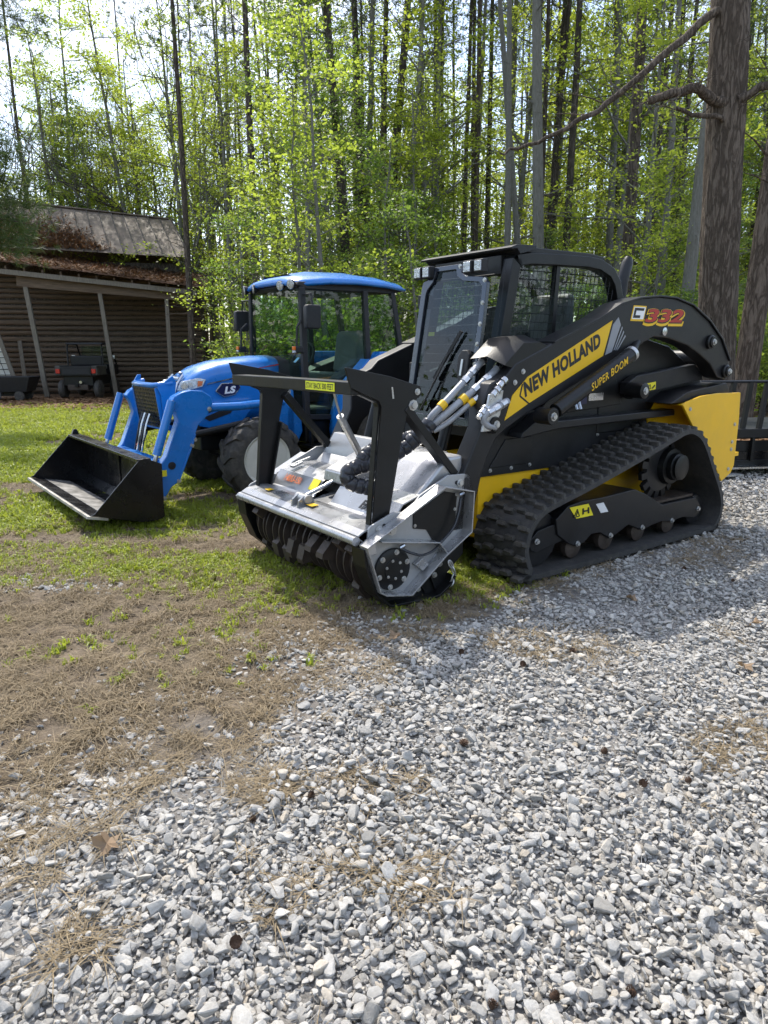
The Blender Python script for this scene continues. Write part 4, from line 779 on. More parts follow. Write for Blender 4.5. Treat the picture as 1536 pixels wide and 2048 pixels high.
for sgn, Y in ((1, lambda y: y), (-1, far)):
    fr = part('track_frame', MB().prism([(x_, z_+(.018 if z_ < .22 else 0)) for x_, z_ in SP['frame']], Y(.07), Y(.36)), M['charcoal'], S, .006)
    if sgn == 1:
        for x, z in SP['bolts']: bolt(fr, (x, .068, z+.016), (0, -1, 0), .013, .016)
        dq = SP['decal_h']; d = part('warning_decal', MB().prism(dq, .0665, .069), M['sticker_yellow'], fr)
        cx = sum(p[0] for p in dq)/4; cz = sum(p[1] for p in dq)/4
        b = MB(); 
        for (a0, a1) in (((.34, .345), (.40, .345)), ((.40, .345), (.375, .395)), ((.375, .395), (.345, .345))): b.obox((a0[0]+.02, .0655, a0[1]), (a1[0]+.02, .0655, a1[1]), .005, .005)
        b.obox((.385, .0655, .352), (.40, .0655, .38), .008, .006).obox((.455, .0655, .352), (.452, .0655, .392), .008, .012).obox((.51, .0655, .352), (.505, .0655, .392), .008, .012).obox((.455, .0655, .372), (.505, .0655, .372), .008, .009)
        part('pictogram', b, M['ink'], fr)
        part('white_label', MB().prism(SP['decal_w'], .0665, .069), M['sticker_white'], fr)
    for x in (.42, .76, 1.13, 1.5):
        part('roller', MB().lathe([(0, .045), (.01, .078), (.05, .078), (.055, .06), (.17, .06), (.175, .078), (.22, .078), (.23, .045)], (x, Y(.09) if sgn == 1 else Y(.32), .135), (0, 1, 0), 24), M['steeldirty'], S)
    part('idler', MB().lathe([(0, .04), (.012, .05), (.014, .17), (.05, .185), (.2, .185), (.236, .17), (.238, .05), (.25, .04)], (.095, Y(.10) if sgn == 1 else Y(.35), .235), (0, 1, 0), 32), M['charcoal'], S)
    part('idler', MB().lathe([(0, .04), (.012, .11), (.05, .125), (.2, .125), (.238, .11), (.25, .04)], (1.86, Y(.10) if sgn == 1 else Y(.35), .185), (0, 1, 0), 28), M['charcoal'], S)
    part('idler_arm', MB().prism([(-.02, .24), (.0, .18), (.05, .16), (.3, .20), (.3, .33), (.06, .30)], Y(.085), Y(.10)), M['charcoal'], S, .004)
    dr = part('drive_motor', MB().lathe([(0, .06), (.004, .085), (.012, .10), (.05, .10), (.055, .13), (.10, .14), (.24, .16)], (1.565, Y(.085) if sgn == 1 else Y(.32), .545), (0, 1, 0), 32), M['black'], S)
    if sgn == 1:
        part('drive_cap', MB().lathe([(0, .07), (.006, .088), (.012, .092), (.016, .078), (.017, .075)], (1.565, .08, .545), (0, -1, 0), 32), M['black'], dr)
        sp_ = MB(); 
        for k in range(15):
            a = 2*math.pi*k/15; sp_.obox((1.47+.17*math.cos(a), .2, .535+.17*math.sin(a)), (1.47+.225*math.cos(a), .2, .535+.225*math.sin(a)), .05, .045, (0, 1, 0), .05, .03)
        sp_.lathe([(0, .17), (.03, .18), (.05, .17)], (1.47, .18, .535), (0, 1, 0), 32); part('sprocket', sp_, M['charcoal'], S)
        part('frame_step', MB().prism([(1.10, .30), (1.36, .30), (1.8, .30), (1.8, .318), (1.36, .318), (1.10, .318)], .10, .34), M['steeldirty'], S)
# ---- body
part('chassis', MB().prism([(-.12, .2), (-.12, .608), (.74, .602), (1.75, .785), (2.2, .785), (2.2, .25), (1.9, .18)], .44, 1.46), M['yellow'], S, .005)
for sgn, Y in ((1, lambda y: y), (-1, far)):
    sd_ = part('side_panel', MB().prism([(-.13, .604), (-.11, .74), (.0, .87), (.28, 1.0), (1.9, 1.0), (1.80, .79), (.74, .600)], Y(.42), Y(.46)), M['charcoal'], S, .004)
    if sgn == 1:
        for x, z in SP['sidebolts']: bolt(sd_, (x, .419, z+.012), (0, -1, 0), .009, .010)
        part('access_cover', MB().prism([(-.06, .655), (.33, .655), (.33, .83), (.08, .83)], .412, .42), M['charcoal'], sd_, .006)
    part('running_board', MB().prism([(.10, .845), (.11, .88), (.24, .95), (.30, .985), (.345, .99), (.39, .95), (.45, .935), (1.77, .945), (1.785, .93), (1.785, .895), (.46, .882)], Y(.30), Y(.42)), M['charcoal'], S, .008)
    yr = part('rear_guard', MB().prism([(1.64, .99), (1.70, 1.012), (1.88, 1.045), (2.11, 1.058), (2.45, 1.05), (2.475, .84), (2.48, .46), (2.44, .40), (2.31, .345), (2.17, .5), (1.98, .735), (1.82, .81), (1.69, .94)], Y(.155), Y(.175)), M['yellow'], S, .004)
    part('rear_guard_rib', MB().prism([(1.58, .88), (1.69, 1.02), (2.44, 1.025), (2.44, .42), (2.2, .60), (2.0, .80), (1.6, .80)], Y(.40), Y(.44)), M['yellow'], S, .004)
    part('rear_guard_web', MB().box(2.395, 2.43, min(Y(.176), Y(.44)), max(Y(.176), Y(.44)), .43, 1.0), M['yellow'], S)
    part('rear_guard_shelf', MB().prism([(1.66, .985), (1.72, 1.0), (2.38, 1.005), (2.38, .99), (1.72, .985)], Y(.177), Y(.399)), M['yellow'], S)
    if sgn == 1:
        for x, z in ((2.40, .66), (2.40, .60), (2.39, .44), (2.41, .80), (1.74, .955)): bolt(yr, (x, .154, z), (0, -1, 0), .011, .008)
        part('tow_eye', MB().box(2.48, 2.54, .16, .19, .535, .565), M['yellow'], yr)
part('engine_cover', MB().prism([(1.0, .8), (1.0, 1.44), (1.35, 1.49), (1.8, 1.41), (2.1, 1.26), (2.36, 1.10), (2.36, .8)], .41, 1.49), M['black'], S, .01)
part('rear_door', MB().prism([(2.30, .45), (2.30, 1.10), (2.42, 1.06), (2.46, .45)], .45, 1.45), M['charcoal'], S, .01)
part('tailgate_top', MB().prism([(1.55, 1.0), (1.75, 1.075), (2.30, 1.13), (2.36, 1.07), (2.36, 1.0)], .20, .519), M['charcoal'], S, .006)
part('hydraulic_bay', MB().prism([(.3, .95), (.5, 1.1), (.8, 1.30), (1.1, 1.32), (1.25, 1.0)], .40, .52), M['black'], S, .006)
# ---- boom
for sgn, Y in ((1, lambda y: y), (-1, far)):
    prof = [(-.56, .36), (-.515, .55), (-.47, .70), (-.335, .96), (-.33, 1.10), (-.28, 1.20), (-.15, 1.25), (-.085, 1.31), (.05, 1.36)]+SP['boom'][7:-2]+[(-.325, .68), (-.365, .53), (-.40, .36)]
    bm_ = part('boom_arm', MB().prism(prof, Y(.20), Y(.325)), M['charcoal'], S, .012)
    part('boom_rib', MB().strip([(x, z-.004) for x, z in SP['boom'][7:17]], Y(.185), Y(.34), .012), M['charcoal'], bm_, .003)
    if sgn == 1:
        part('name_stripe', MB().prism(SP['decal_y'], .1975, .2), M['decal'], bm_)
        part('stripe_edge', MB().obox((-.022, .197, 1.19), (-.04, .197, 1.12), .003, .010).obox((-.04, .197, 1.12), (.04, .197, 1.072), .003, .010), M['ink'], bm_)
        part('chevron', MB().prism([(.803, 1.545), (.855, 1.592), (.885, 1.545), (.81, 1.372), (.742, 1.352)], .1975, .2), M['greychev'], bm_)
        for k in range(3):
            o = k*.022; part('chevron', MB().prism([(.900+o*.9, 1.535-o*1.2), (.908+o*.9, 1.525-o*1.2), (.838+o*.8, 1.385), (.828+o*.8, 1.382)], .1975, .2), M['greychev'], bm_)
        a = np.array([0.005, .1972, 1.108]); u = np.array([.69, 0, .300]); v = np.array([-.030, 0, .088])
        text_on('lettering', 'NEW HOLLAND', a, u, v, M['ink'], bm_, .05, .10, .0012, 1.06)
        b0 = np.array([1.02, .1972, 1.572]); 
        text_on('model_mark', '332', b0+[.10, 0, -.032], [.50, 0, .006], [0, 0, .118], M['decal'], bm_, .075, .22, .0006)
        text_on('model_mark', '332', b0+[.112, 0, -.014], [.475, 0, .006], [0, 0, .098], M['ink'], bm_, .055, .22, .0014)
        text_on('model_mark', '332', b0+[.122, 0, -.006], [.455, 0, .006], [0, 0, .088], M['red'], bm_, .03, .22, .0022)
        part('model_mark', MB().prism([(.985, 1.572), (1.13, 1.572), (1.155, 1.672), (1.01, 1.672)], .1985, .2), M['decal'], bm_); part('model_mark', MB().prism([(.999, 1.585), (1.125, 1.585), (1.145, 1.663), (1.018, 1.663)], .1975, .1984), M['whiteink'], bm_)
        part('model_mark', MB().prism([(1.008, 1.592), (1.085, 1.592), (1.089, 1.610), (1.034, 1.610), (1.042, 1.640), (1.125, 1.640), (1.129, 1.657), (1.024, 1.657)], .1965, .1974), M['ink'], bm_)
        part('pin', MB().lathe([(0, .028), (.010, .028), (.012, .020), (.014, .001)], (1.38, .199, 1.508), (0, -1, 0), 20), M['chrome'], bm_)
        for (x, z, r_) in ((1.985, 1.44, .052), (2.25, 1.22, .05), (-.262, .968, .055)):
            q = part('pivot_boss', MB().lathe([(0, r_), (.02, r_), (.026, r_*.8), (.04, r_*.78)], (x, .2, z), (0, -1, 0), 24), M['black'], bm_, .002); bolt(q, (x, .16, z), (0, -1, 0), .016, .014)
        bolt(bm_, (-.085, .199, 1.20), (0, -1, 0), .011, .01); bolt(bm_, (-.02, .199, 1.262), (0, -1, 0), .011, .01)
    Yc = .125 if sgn == 1 else far(.125)
    cy = part('lift_cylinder', MB().tube([(.16, Yc, 1.005), (.20, Yc, 1.025)], .03, 16).tube([(.20, Yc, 1.025), (.93, Yc, 1.365)], .046, 20), M['black'], S, .004)
    part('cylinder_rod', MB().tube([(.93, Yc, 1.365), (1.12, Yc+.1*sgn, 1.44)], .024, 12), M['black'], cy); part('cylinder_clevis', MB().lathe([(-.06, .05), (.06, .05)], (.14, Yc+.02, .995), (0, 1, 0), 20), M['charcoal'], cy, .004)
    if sgn == 1:
        bolt(cy, (.14, .085, .995), (0, -1, 0), .018, .016)
        part('cylinder_band', MB().tube([(.905, Yc, 1.353), (.93, Yc, 1.365)], .05, 20), M['zinc'], cy)
        text_on('lettering', 'SUPER BOOM', [.478, .0775, 1.134], [.355, 0, .166], [-.018, 0, .044], M['decal'], cy, .012, .22, .0006, 1.1)
    lk_ = part('lower_link', MB().prism(SP['link'], Y(.33), Y(.395)), M['charcoal'], S, .008)
    if sgn == 1:
        q = part('link_pin', MB().lathe([(0, .055), (.13, .055), (.136, .04)], (1.22, .33, 1.105), (0, -1, 0), 24), M['black'], lk_); bolt(q, (1.22, .195, 1.105), (0, -1, 0), .018, .012)
        d = part('warning_decal', MB().prism([(1.43, 1.145), (1.54, 1.155), (1.545, 1.10), (1.435, 1.09)], .3275, .33), M['sticker_yellow'], lk_)
        b = MB().obox((1.45, .3265, 1.105), (1.485, .3265, 1.106), .002, .004).obox((1.485, .3265, 1.106), (1.468, .3265, 1.138), .002, .004).obox((1.468, .3265, 1.138), (1.45, .3265, 1.105), .002, .004).obox((1.50, .3265, 1.108), (1.53, .3265, 1.13), .002, .012); part('pictogram', b, M['ink'], lk_)
part('cross_tube', MB().tube([(2.20, .326, 1.32), (2.20, 1.574, 1.32)], .06, 20), M['charcoal'], S); part('cross_tube', MB().tube([(-.40, .326, .62), (-.40, 1.574, .62)], .06, 20), M['charcoal'], S)
part('coupler_plate', MB().prism([(-.52, .25), (-.50, .72), (-.42, .80), (-.36, .72), (-.40, .25)], .40, 1.50), M['charcoal'], S, .008)
for y in (.52, 1.30): part('tilt_cylinder', MB().tube([(-.42, y, .62), (-.30, y, 1.02)], .035, 14), M['black'], S); 
part('hose_cover', MB().prism([(-.17, 1.30), (-.02, 1.425), (.13, 1.43), (.24, 1.39), (.10, 1.33), (-.06, 1.275)], .205, .215).add([(-.24, .42, 1.335), (-.22, .30, 1.35), (-.17, .205, 1.30), (-.09, .42, 1.455), (-.07, .30, 1.462), (-.02, .205, 1.425), (.06, .42, 1.47), (.08, .30, 1.475), (.13, .205, 1.43)], [(0, 1, 4, 3), (1, 2, 5, 4), (3, 4, 7, 6), (4, 5, 8, 7)]), M['black'], S, 0, 50)
# ---- cab
def pil(pts, y0, y1, th, nm='cab_frame', m='black'): return part(nm, MB().strip(pts, y0, y1, th), M[m], S, .006)
cabp = [(-.10, .80), (.02, 1.37), (.12, 1.93), (.155, 1.955)]; roofp = [(.155, 1.955), (.28, 1.975), (.54, 1.985), (.84, 1.992), (.98, 1.982), (1.12, 1.935), (1.20, 1.855), (1.25, 1.73), (1.265, 1.60), (1.27, 1.05)]
for Y in (lambda y: y, cfar):
    y0, y1 = sorted((Y(.45), Y(.535)))
    pil(cabp, y0, y1, -.075); pil(roofp, y0, y1, -.07)
    part('cab_frame', MB().obox((.52, Y(.49), 1.05), (.565, Y(.49), 1.93), .04, .035, (1, 0, 0)), M['black'], S)
    part('sill', MB().prism([(-.08, .85), (-.02, 1.20), (.30, 1.30), (1.27, 1.22), (1.27, .85)], y0+.01, y1-.02), M['black'], S, .005)
    q = part('side_window', MB().prism([(.02, 1.25), (.13, 1.90), (.28, 1.915), (.84, 1.93), (.98, 1.915), (1.10, 1.86), (1.17, 1.76), (1.20, 1.60), (1.20, 1.2)], Y(.492), Y(.498)), M['glass'], S)
    gw = MB(); yq = Y(.478)
    for k in range(28):
        x = .09+k*.041; zt = 1.905 if x < .95 else 1.905-(x-.95)**2*2.0
        if x < 1.2: gw.tube([(x-.09, yq, 1.25), (x, yq, zt)], .0022, 4, False)
    for k in range(12):
        z = 1.30+k*.052; gw.tube([(.03+(z-1.3)*.17, yq, z), (1.2-max(0, z-1.72)*.9, yq, z)], .0022, 4, False)
    part('window_guard', gw, M['black'], S)
part('roof', MB().prism([(.13, 1.972), (.12, 1.992), (.25, 2.005), (.84, 2.012), (1.0, 2.0), (1.02, 1.975)], .455, 1.245), M['black'], S, .006)
part('visor', MB().prism([(.16, 1.955), (.13, 1.985), (.085, 1.978), (.08, 1.99), (.13, 2.008), (.30, 2.016), (.30, 1.99)], .43, 1.30), M['charcoal'], S, .003)
part('rear_window', MB().box(1.19, 1.2, .54, 1.16, 1.3, 1.86), M['glass'], S); part('rear_panel', MB().box(1.19, 1.24, .54, 1.16, .9, 1.3), M['black'], S)
part('cab_floor', MB().box(-.08, 1.2, .54, 1.16, .84, .9), M['black'], S); part('header', MB().box(.10, .15, .535, 1.165, 1.84, 1.955), M['black'], S, .006)
st = part('seat', MB().prism([(.62, 1.0), (.60, 1.22), (.98, 1.20), (1.0, 1.0)], .70, 1.10), M['seat'], S, .03); part('backrest', MB().prism([(.93, 1.2), (.90, 1.3), (.99, 1.78), (1.06, 1.78), (1.05, 1.2)], .72, 1.08), M['seat'], st, .03); part('armrest', MB().box(.5, .85, .62, .70, 1.28, 1.36).box(.5, .85, 1.06, 1.13, 1.28, 1.36), M['plastic'], st, .02)
for y in (.66, 1.10): part('joystick', MB().tube([(.52, y, 1.35), (.49, y, 1.5)], [.02, .026], 10), M['plastic'], S)
# front door: clear panel in a rim with bolts
sl_ = .1695
def dpt(y, z, off=0): return (.06-.045+(z-1.96)*sl_-off, y, z)
out = [(.777, 1.916), (.75, 1.862), (.70, 1.838), (.544, 1.822), (.502, 1.785), (.488, 1.54), (.484, 1.38), (.478, 1.18), (.478, .92), (1.13, .92), (1.13, 1.80), (1.12, 1.83), (1.08, 1.84), (1.05, 1.862), (1.03, 1.916)]
inn_ = [(.805, 1.885), (.782, 1.838), (.72, 1.808), (.575, 1.792), (.542, 1.765), (.530, 1.54), (.527, 1.38), (.525, 1.18), (.525, .97), (1.08, .97), (1.08, 1.74), (1.07, 1.77), (1.05, 1.79), (1.02, 1.82), (1.0, 1.885)]
dr = MB(); n = len(out); A_ = [dpt(*p) for p in out]; B_ = [dpt(*p) for p in inn_]; A2 = [dpt(*p, .03) for p in out]; B2 = [dpt(*p, .03) for p in inn_]
dr.add(A_+B_+A2+B2, [(i, (i+1) % n, n+(i+1) % n, n+i) for i in range(n)]+[(2*n+i, 3*n+i, 3*n+(i+1) % n, 2*n+(i+1) % n) for i in range(n)]+[(i, 2*n+i, 2*n+(i+1) % n, (i+1) % n) for i in range(n)]+[(n+i, n+(i+1) % n, 3*n+(i+1) % n, 3*n+i) for i in range(n)])
door = part('door', dr, M['rim'], S, .004)
part('windscreen', MB().poly([dpt(*p, .012) for p in inn_], (.006, 0, 0)), M['glassdoor'], door)
for y, z in ((.765, 1.9), (.524, 1.80), (.512, 1.665), (.506, 1.54), (.505, 1.42), (.50, 1.3)): bolt(door, dpt(y, z, .03), (-1, 0, 0), .010, .01)
part('door_handle', MB().poly([dpt(y, z, .032) for y, z in ((.60, 1.385), (.555, 1.385), (.53, 1.36), (.53, 1.22), (.56, 1.19), (.60, 1.20), (.625, 1.24), (.63, 1.35))], (-.03, 0, 0)), M['plastic'], door, .008); part('handle_lever', MB().poly([dpt(y, z, .063) for y, z in ((.585, 1.33), (.568, 1.33), (.568, 1.23), (.585, 1.23))], (-.008, 0, 0)), M['zinc'], door)
gw = MB()
for k in range(15): z = 1.0+k*.06; gw.tube([dpt(.53, z, -.05), dpt(1.08, z, -.05)], .0013, 4, False)
for k in range(4): y = .62+k*.14; gw.tube([dpt(y, .97, -.05), dpt(y, 1.79, -.05)], .0012, 4, False)
part('door_guard', gw, M['charcoal'], S)
part('wiper', MB().tube([dpt(.95, .99, .04), dpt(.75, 1.36, .04)], .007, 5).obox(dpt(.86, 1.2, .036), dpt(.66, 1.5, .036), .012, .02), M['plastic'], S); part('safety_label', MB().poly([dpt(y, z, -.004) for y, z in ((1.03, 1.50), (.97, 1.50), (.97, 1.475), (1.03, 1.475))], (.002, 0, 0)), M['sticker_yellow'], S)
for y in (.56, .66, 1.06, 1.15):
    x, _, z = dpt(y, 1.885, .05); q = part('work_light', MB().box(x-.02, x+.03, y-.038, y+.038, z-.038, z+.038), M['plastic'], S, .006); part('lens', MB().box(x-.026, x-.02, y-.03, y+.03, z-.03, z+.03), M['lens'], q, .003)
part('door_hinge', MB().box(-.03, .06, 1.13, 1.19, 1.66, 1.75).box(-.1, -.0, 1.13, 1.19, 1.2, 1.3), M['plastic'], S, .008)
part('exhaust_stack', MB().tube([(1.80, .9, 1.3), (1.82, .9, 1.75), (1.845, .9, 1.93), (1.88, .9, 2.05), (1.90, .9, 2.10)], [.045, .045, .045, .048, .03], 16), M['charcoal'], S)
# hydraulic hoses running from the boom to the attachment
def hose(path, r, m, parent, nm='hose', wrap=0, bands=()):
    P = catmull(path, 10, False); P = resample(P, .0075 if wrap else .02, False); rr_ = [r*(1-(.13 if wrap and i % 6 == 0 else 0)) for i in range(len(P))]
    h = part(nm, MB().tube(P, rr_, 12), M[m], parent, 0, 40)
    for t in bands:
        i = int(t*(len(P)-2)); part('hose_band', MB().tube([P[i], P[i+1], P[min(i+2, len(P)-1)]], r*1.28, 12), M['decal'], h)
    for t in (.12, .3, .45):
        if m == 'hosegrey': i = int(t*(len(P)-2)); part('hose_fitting', MB().tube([P[i], P[i+1], P[min(i+2, len(P)-1)]], r*1.22, 8), M['chrome'], h)
    return h
hose([(-.10, .40, 1.37), (-.20, .38, 1.305), (-.36, .36, 1.19), (-.50, .36, 1.08), (-.56, .38, 1.02), (-.58, .40, .97)], .021, 'hosegrey', S, bands=(.80,))
hose([(-.06, .32, 1.34), (-.14, .30, 1.275), (-.28, .30, 1.18), (-.41, .32, 1.09), (-.52, .36, 1.0), (-.57, .40, .95)], .022, 'hosegrey', S, bands=(.62,))
hose([(-.08, .25, 1.25), (-.18, .26, 1.20), (-.27, .27, 1.14), (-.36, .29, 1.08), (-.47, .34, .98), (-.55, .38, .93)], .016, 'hosegrey', S, bands=(.55,))
hose([(-.18, .16, 1.10), (-.27, .16, 1.06), (-.34, .18, 1.02), (-.33, .18, .97), (-.26, .17, .95)], .02, 'hosegrey', S)
for (x, z) in ((-.17, 1.22), (-.22, 1.17), (-.25, 1.00), (-.30, 1.07)): part('hose_coupler', MB().lathe([(0, .026), (.03, .03), (.032, .022), (.07, .024), (.072, .016), (.1, .016)], (x, .2, z), (-.75, -.1, -.55), 10), M['chrome'], S)
part('coupler_bracket', MB().prism([(-.36, .93), (-.31, 1.14), (-.2, 1.16), (-.22, 1.02), (-.29, .93)], .175, .19), M['zinc'], S, .003)
hose([(-.55, .40, .98), (-.60, .42, .92), (-.66, .46, .86)], .050, 'hoseblack', S, 'wrapped_hose', 1)
hose([(-.60, .44, .90), (-.70, .47, .83), (-.84, .52, .76), (-.95, .565, .735), (-1.01, .59, .70), (-1.0, .57, .645), (-.93, .52, .62), (-.84, .46, .60)], .046, 'hoseblack', S, 'wrapped_hose', 1)
hose([(-.58, .46, .91), (-.68, .50, .88), (-.80, .54, .86), (-.90, .56, .80), (-.95, .56, .74)], .040, 'hoseblack', S, 'wrapped_hose', 1)
part('serial_plate', MB().box(.86, 1.02, .394, .398, 1.04, 1.09), M['chrome'], S); part('coolant_label', MB().box(.76, .84, .394, .398, 1.02, 1.07), M['navy'], S)
part('fuel_valve', MB().tube([(.70, .39, 1.06), (.70, .36, .99)], .012, 8).tube([(.74, .39, 1.06), (.74, .36, .99)], .012, 8), M['chrome'], S)

# ================================================================== FORESTRY MULCHER HEAD
U = thing('mulcher', 'silver forestry mulching head with black push frame in front of the track loader', 'mulcher', (.955, 4.01, 0), R(36))
mp_ = [(-1.135, .47), (-1.12, .485), (-.97, .54), (-.90, .53), (-.84, .555), (-.79, .61), (-.61, .69), (-.59, .70), (-.445, .695), (-.42, .68), (-.40, .60), (-.385, .58), (-.40, .34), (-.58, .23), (-.83, .055), (-.90, .06), (-1.03, .085), (-1.06, .11), (-1.15, .36), (-1.145, .385)]
for Y, s_ in ((lambda y: y, 1), (lambda y: 1.86-y, -1)):
    pl = part('side_plate', MB().prism(mp_, Y(.20), Y(.214)), M['silverdk'], U, .003)
    fl_ = [(-1.19, .39), (-.67, .648), (-.46, .60), (-.47, .37), (-.66, .262), (-.90, .08), (-1.07, .115), (-1.105, .135)]
    part('flange', MB().strip(fl_, Y(.12), Y(.20), .010, True), M['silver'], pl, .002)
    if s_ == 1:
        part('ledge', MB().strip([(-1.10, .405), (-.70, .335), (-.64, .262)], .13, .2, .008), M['silver'], pl, .002)
        part('rubber_cover', MB().prism([(-.84, .51), (-.615, .612), (-.525, .59), (-.535, .39), (-.645, .31), (-.69, .33), (-.745, .41), (-.84, .43)], .193, .2), M['black'], pl)
        for x, z in ((-.83, .445), (-.53, .585), (-.54, .5)): bolt(pl, (x, .192, z), (0, -1, 0), .007, .006)
        mo = part('motor_cover', MB().lathe([(0, .118), (.014, .118), (.018, .112), (.02, .062), (.026, .06)], (-.985, .2, .225), (0, -1, 0), 36), M['black'], pl, .002)
        for k in range(6):
            a = 2*math.pi*k/6+.3; bolt(mo, (-.985+.098*math.cos(a), .183, .225+.098*math.sin(a)), (0, -1, 0), .011, .012); bolt(mo, (-.985+.052*math.cos(a+.4), .176, .225+.052*math.sin(a+.4)), (0, -1, 0), .006, .008)
        part('oil_tag', MB().prism([(-.845, .23), (-.79, .262), (-.745, .215), (-.79, .182)], .165, .2), M['silver'], pl, .004)
        for (x0, z0, x1, z1) in ((-.84, .10, -.79, .145), (-.70, .225, -.67, .26)): part('tie_slot', MB().obox((x0, .197, z0), (x1, .197, z1), .004, .008), M['chrome'], pl)
        for pth in ([(-.95, .17, .345), (-.89, .15, .31), (-.81, .145, .285), (-.72, .15, .30), (-.66, .16, .34)], [(-.66, .165, .33), (-.59, .15, .40), (-.55, .15, .48), (-.525, .16, .57)]): part('grease_hose', MB().tube(catmull([Vector(p) for p in pth], 6, False), .008, 8), M['hoseblack'], pl)
        for (x, z) in ((-.95, .345), (-.525, .585)): part('hose_fitting', MB().lathe([(0, .012), (.03, .012)], (x, .17, z), (.6, -.2, .3), 8), M['chrome'], pl)
        for x, z, r_ in ((-1.07, .462, .014), (-.50, .648, .016), (-.985, .445, .022)): bolt(pl, (x, .198, z), (0, -1, 0), r_, .016)
        for x, z in ((-1.035, .475), (-.525, .652)): part('hole_plug', MB().lathe([(0, .012), (.002, .012)], (x, .1985, z), (0, -1, 0), 12), M['ink'], pl)
        part('slot', MB().prism([(-.465, .60), (-.462, .67), (-.447, .675), (-.435, .665), (-.432, .605), (-.447, .595)], .1985, .2), M['ink'], pl)
    part('skid_shoe', MB().strip([(-1.20, .38), (-1.19, .28), (-1.12, .11), (-1.02, .022), (-.75, .004), (-.67, .01), (-.57, .07), (-.55, .11)], Y(.15), Y(.27), .014), M['black'], U, .003)
    part('shoe_plate', MB().prism([(-1.19, .36), (-1.12, .12), (-1.02, .035), (-.75, .018), (-.67, .024), (-.57, .08), (-.56, .22), (-.9, .3)], Y(.222), Y(.236)), M['black'], U)
# rotor with depth rings and teeth
ro = part('rotor', MB().lathe([(0, .10), (.01, .125), (1.37, .125), (1.38, .10)], (-.985, .24, .225), (0, 1, 0), 32), M['steeldirty'], U)
RING = mesh_of(MB().lathe([(0, .12), (.002, .165), (.012, .165), (.014, .12)], (0, 0, 0), (0, 1, 0), 36), 'rotor_ring', 30); RING.materials.append(M['steeldirty'])
TOOTH = mesh_of(MB().prism([(.10, -.06), (.17, -.06), (.215, .01), (.215, .04), (.17, .045), (.10, .05)], -.036, .036), 'tooth', 30); TOOTH.materials.append(M['steeldirty'])
for k in range(17):
    q = bpy.data.objects.new('rotor_ring', RING); C.objects.link(q); q.parent = ro; q.location = (-.985, .27+k*.078+rnd.gauss(0, .006), .225); q.rotation_euler = (R(rnd.gauss(0, 3.5)), 0, R(rnd.gauss(0, 3))); q.scale = (rnd.uniform(.93, 1.03),)*3
for k in range(30):
    q = bpy.data.objects.new('tooth', TOOTH); C.objects.link(q); q.parent = ro; q.location = (-.985, .30+(k % 15)*.088+(.04 if k > 14 else 0), .225); q.rotation_euler = (0, k*1.93, 0)
for y in (.125, 1.662): part('corner_box', MB().prism([(-1.185, .35), (-1.19, .40), (-1.14, .43), (-1.13, .35)], y, y+.074), M['silver'], U, .006)
# deck
fb = part('front_tube', MB().tube([(-1.205, .214, .412), (-1.205, 1.646, .412)], .025, 16), M['silver'], U)
part('front_flap', MB().strip([(-1.19, .43), (-1.15, .452), (-1.06, .468), (-1.0, .464)], .214, 1.646, .012), M['silver'], U, .003)
part('flap_skirt', MB().strip([(-1.175, .41), (-1.14, .37)], .22, 1.64, .008), M['silverdk'], U)
for y0, y1 in ((1.06, 1.64), (.225, .86)):
    part('deck_panel', MB().strip([(-1.0, .452), (-.955, .47), (-.885, .560), (-.78, .592), (-.55, .60)], y0, y1, .012), M['silver'], U, .004)
part('deck_back', MB().strip([(-.56, .60), (-.53, .66), (-.50, .70)], 1.06, 1.645, .01), M['silverdk'], U)
part('valley_panel', MB().strip([(-1.0, .44), (-.9, .47), (-.7, .50), (-.5, .55)], .862, 1.058, .01), M['silver'], U)
part('center_beam', MB().prism([(-.90, .58), (-.885, .65), (-.60, .765), (-.42, .80), (-.42, .66), (-.62, .62), (-.78, .56)], .84, 1.05), M['silver'], U, .012)
part('rear_housing', MB().prism([(-.83, .55), (-.62, .74), (-.55, .79), (-.44, .80), (-.44, .35), (-.75, .45)], .24, .62), M['silver'], U, .02)
part('hitch_frame', MB().prism([(-.55, .24), (-.55, .68), (-.47, .80), (-.42, .80), (-.40, .24)], .62, 1.60), M['silverdk'], U, .006)
part('lower_frame', MB().prism([(-.80, .08), (-.80, .40), (-.42, .40), (-.42, .2), (-.55, .1)], .24, 1.62), M['black'], U, .006)
part('rear_housing', MB().prism([(-.7, .55), (-.56, .66), (-.44, .68), (-.44, .35), (-.75, .45)], 1.05, 1.62), M['silverdk'], U, .02)
br = part('cylinder_bracket', MB().prism([(-1.17, .44), (-1.16, .50), (-1.12, .53), (-1.07, .525), (-1.05, .49), (-1.06, .455)], .90, .915).prism([(-1.17, .44), (-1.16, .50), (-1.12, .53), (-1.07, .525), (-1.05, .49), (-1.06, .455)], .975, .99), M['silver'], U, .002)
part('pin', MB().lathe([(0, .026), (.13, .026)], (-1.105, .88, .505), (0, 1, 0), 16), M['silverdk'], br)
part('flap_rod', MB().tube([(-1.10, .945, .51), (-.84, .945, .60)], .014, 10), M['chrome'], U)
for y, x in ((1.50, -.83), (.60, -.83), (.42, -.70)): part('latch', MB().obox((x-.05, y, .60), (x+.03, y, .625), .05, .018).obox((x-.02, y, .62), (x+.10, y, .65), .016, .016), M['zinc'], U, .003)
def deck_pt(y, t): return np.array([-.950+t*.062, y, .482+t*.080])
text_on('print', '140/U-150', deck_pt(1.50, .30), [0, -.22, 0], [.030, 0, .042], M['orange'], U, .03, 0, .016); text_on('print', 'FAE', deck_pt(.56, .06), [0, -.20, 0], [.034, 0, .048], M['ink'], U, .045, .3, .016)
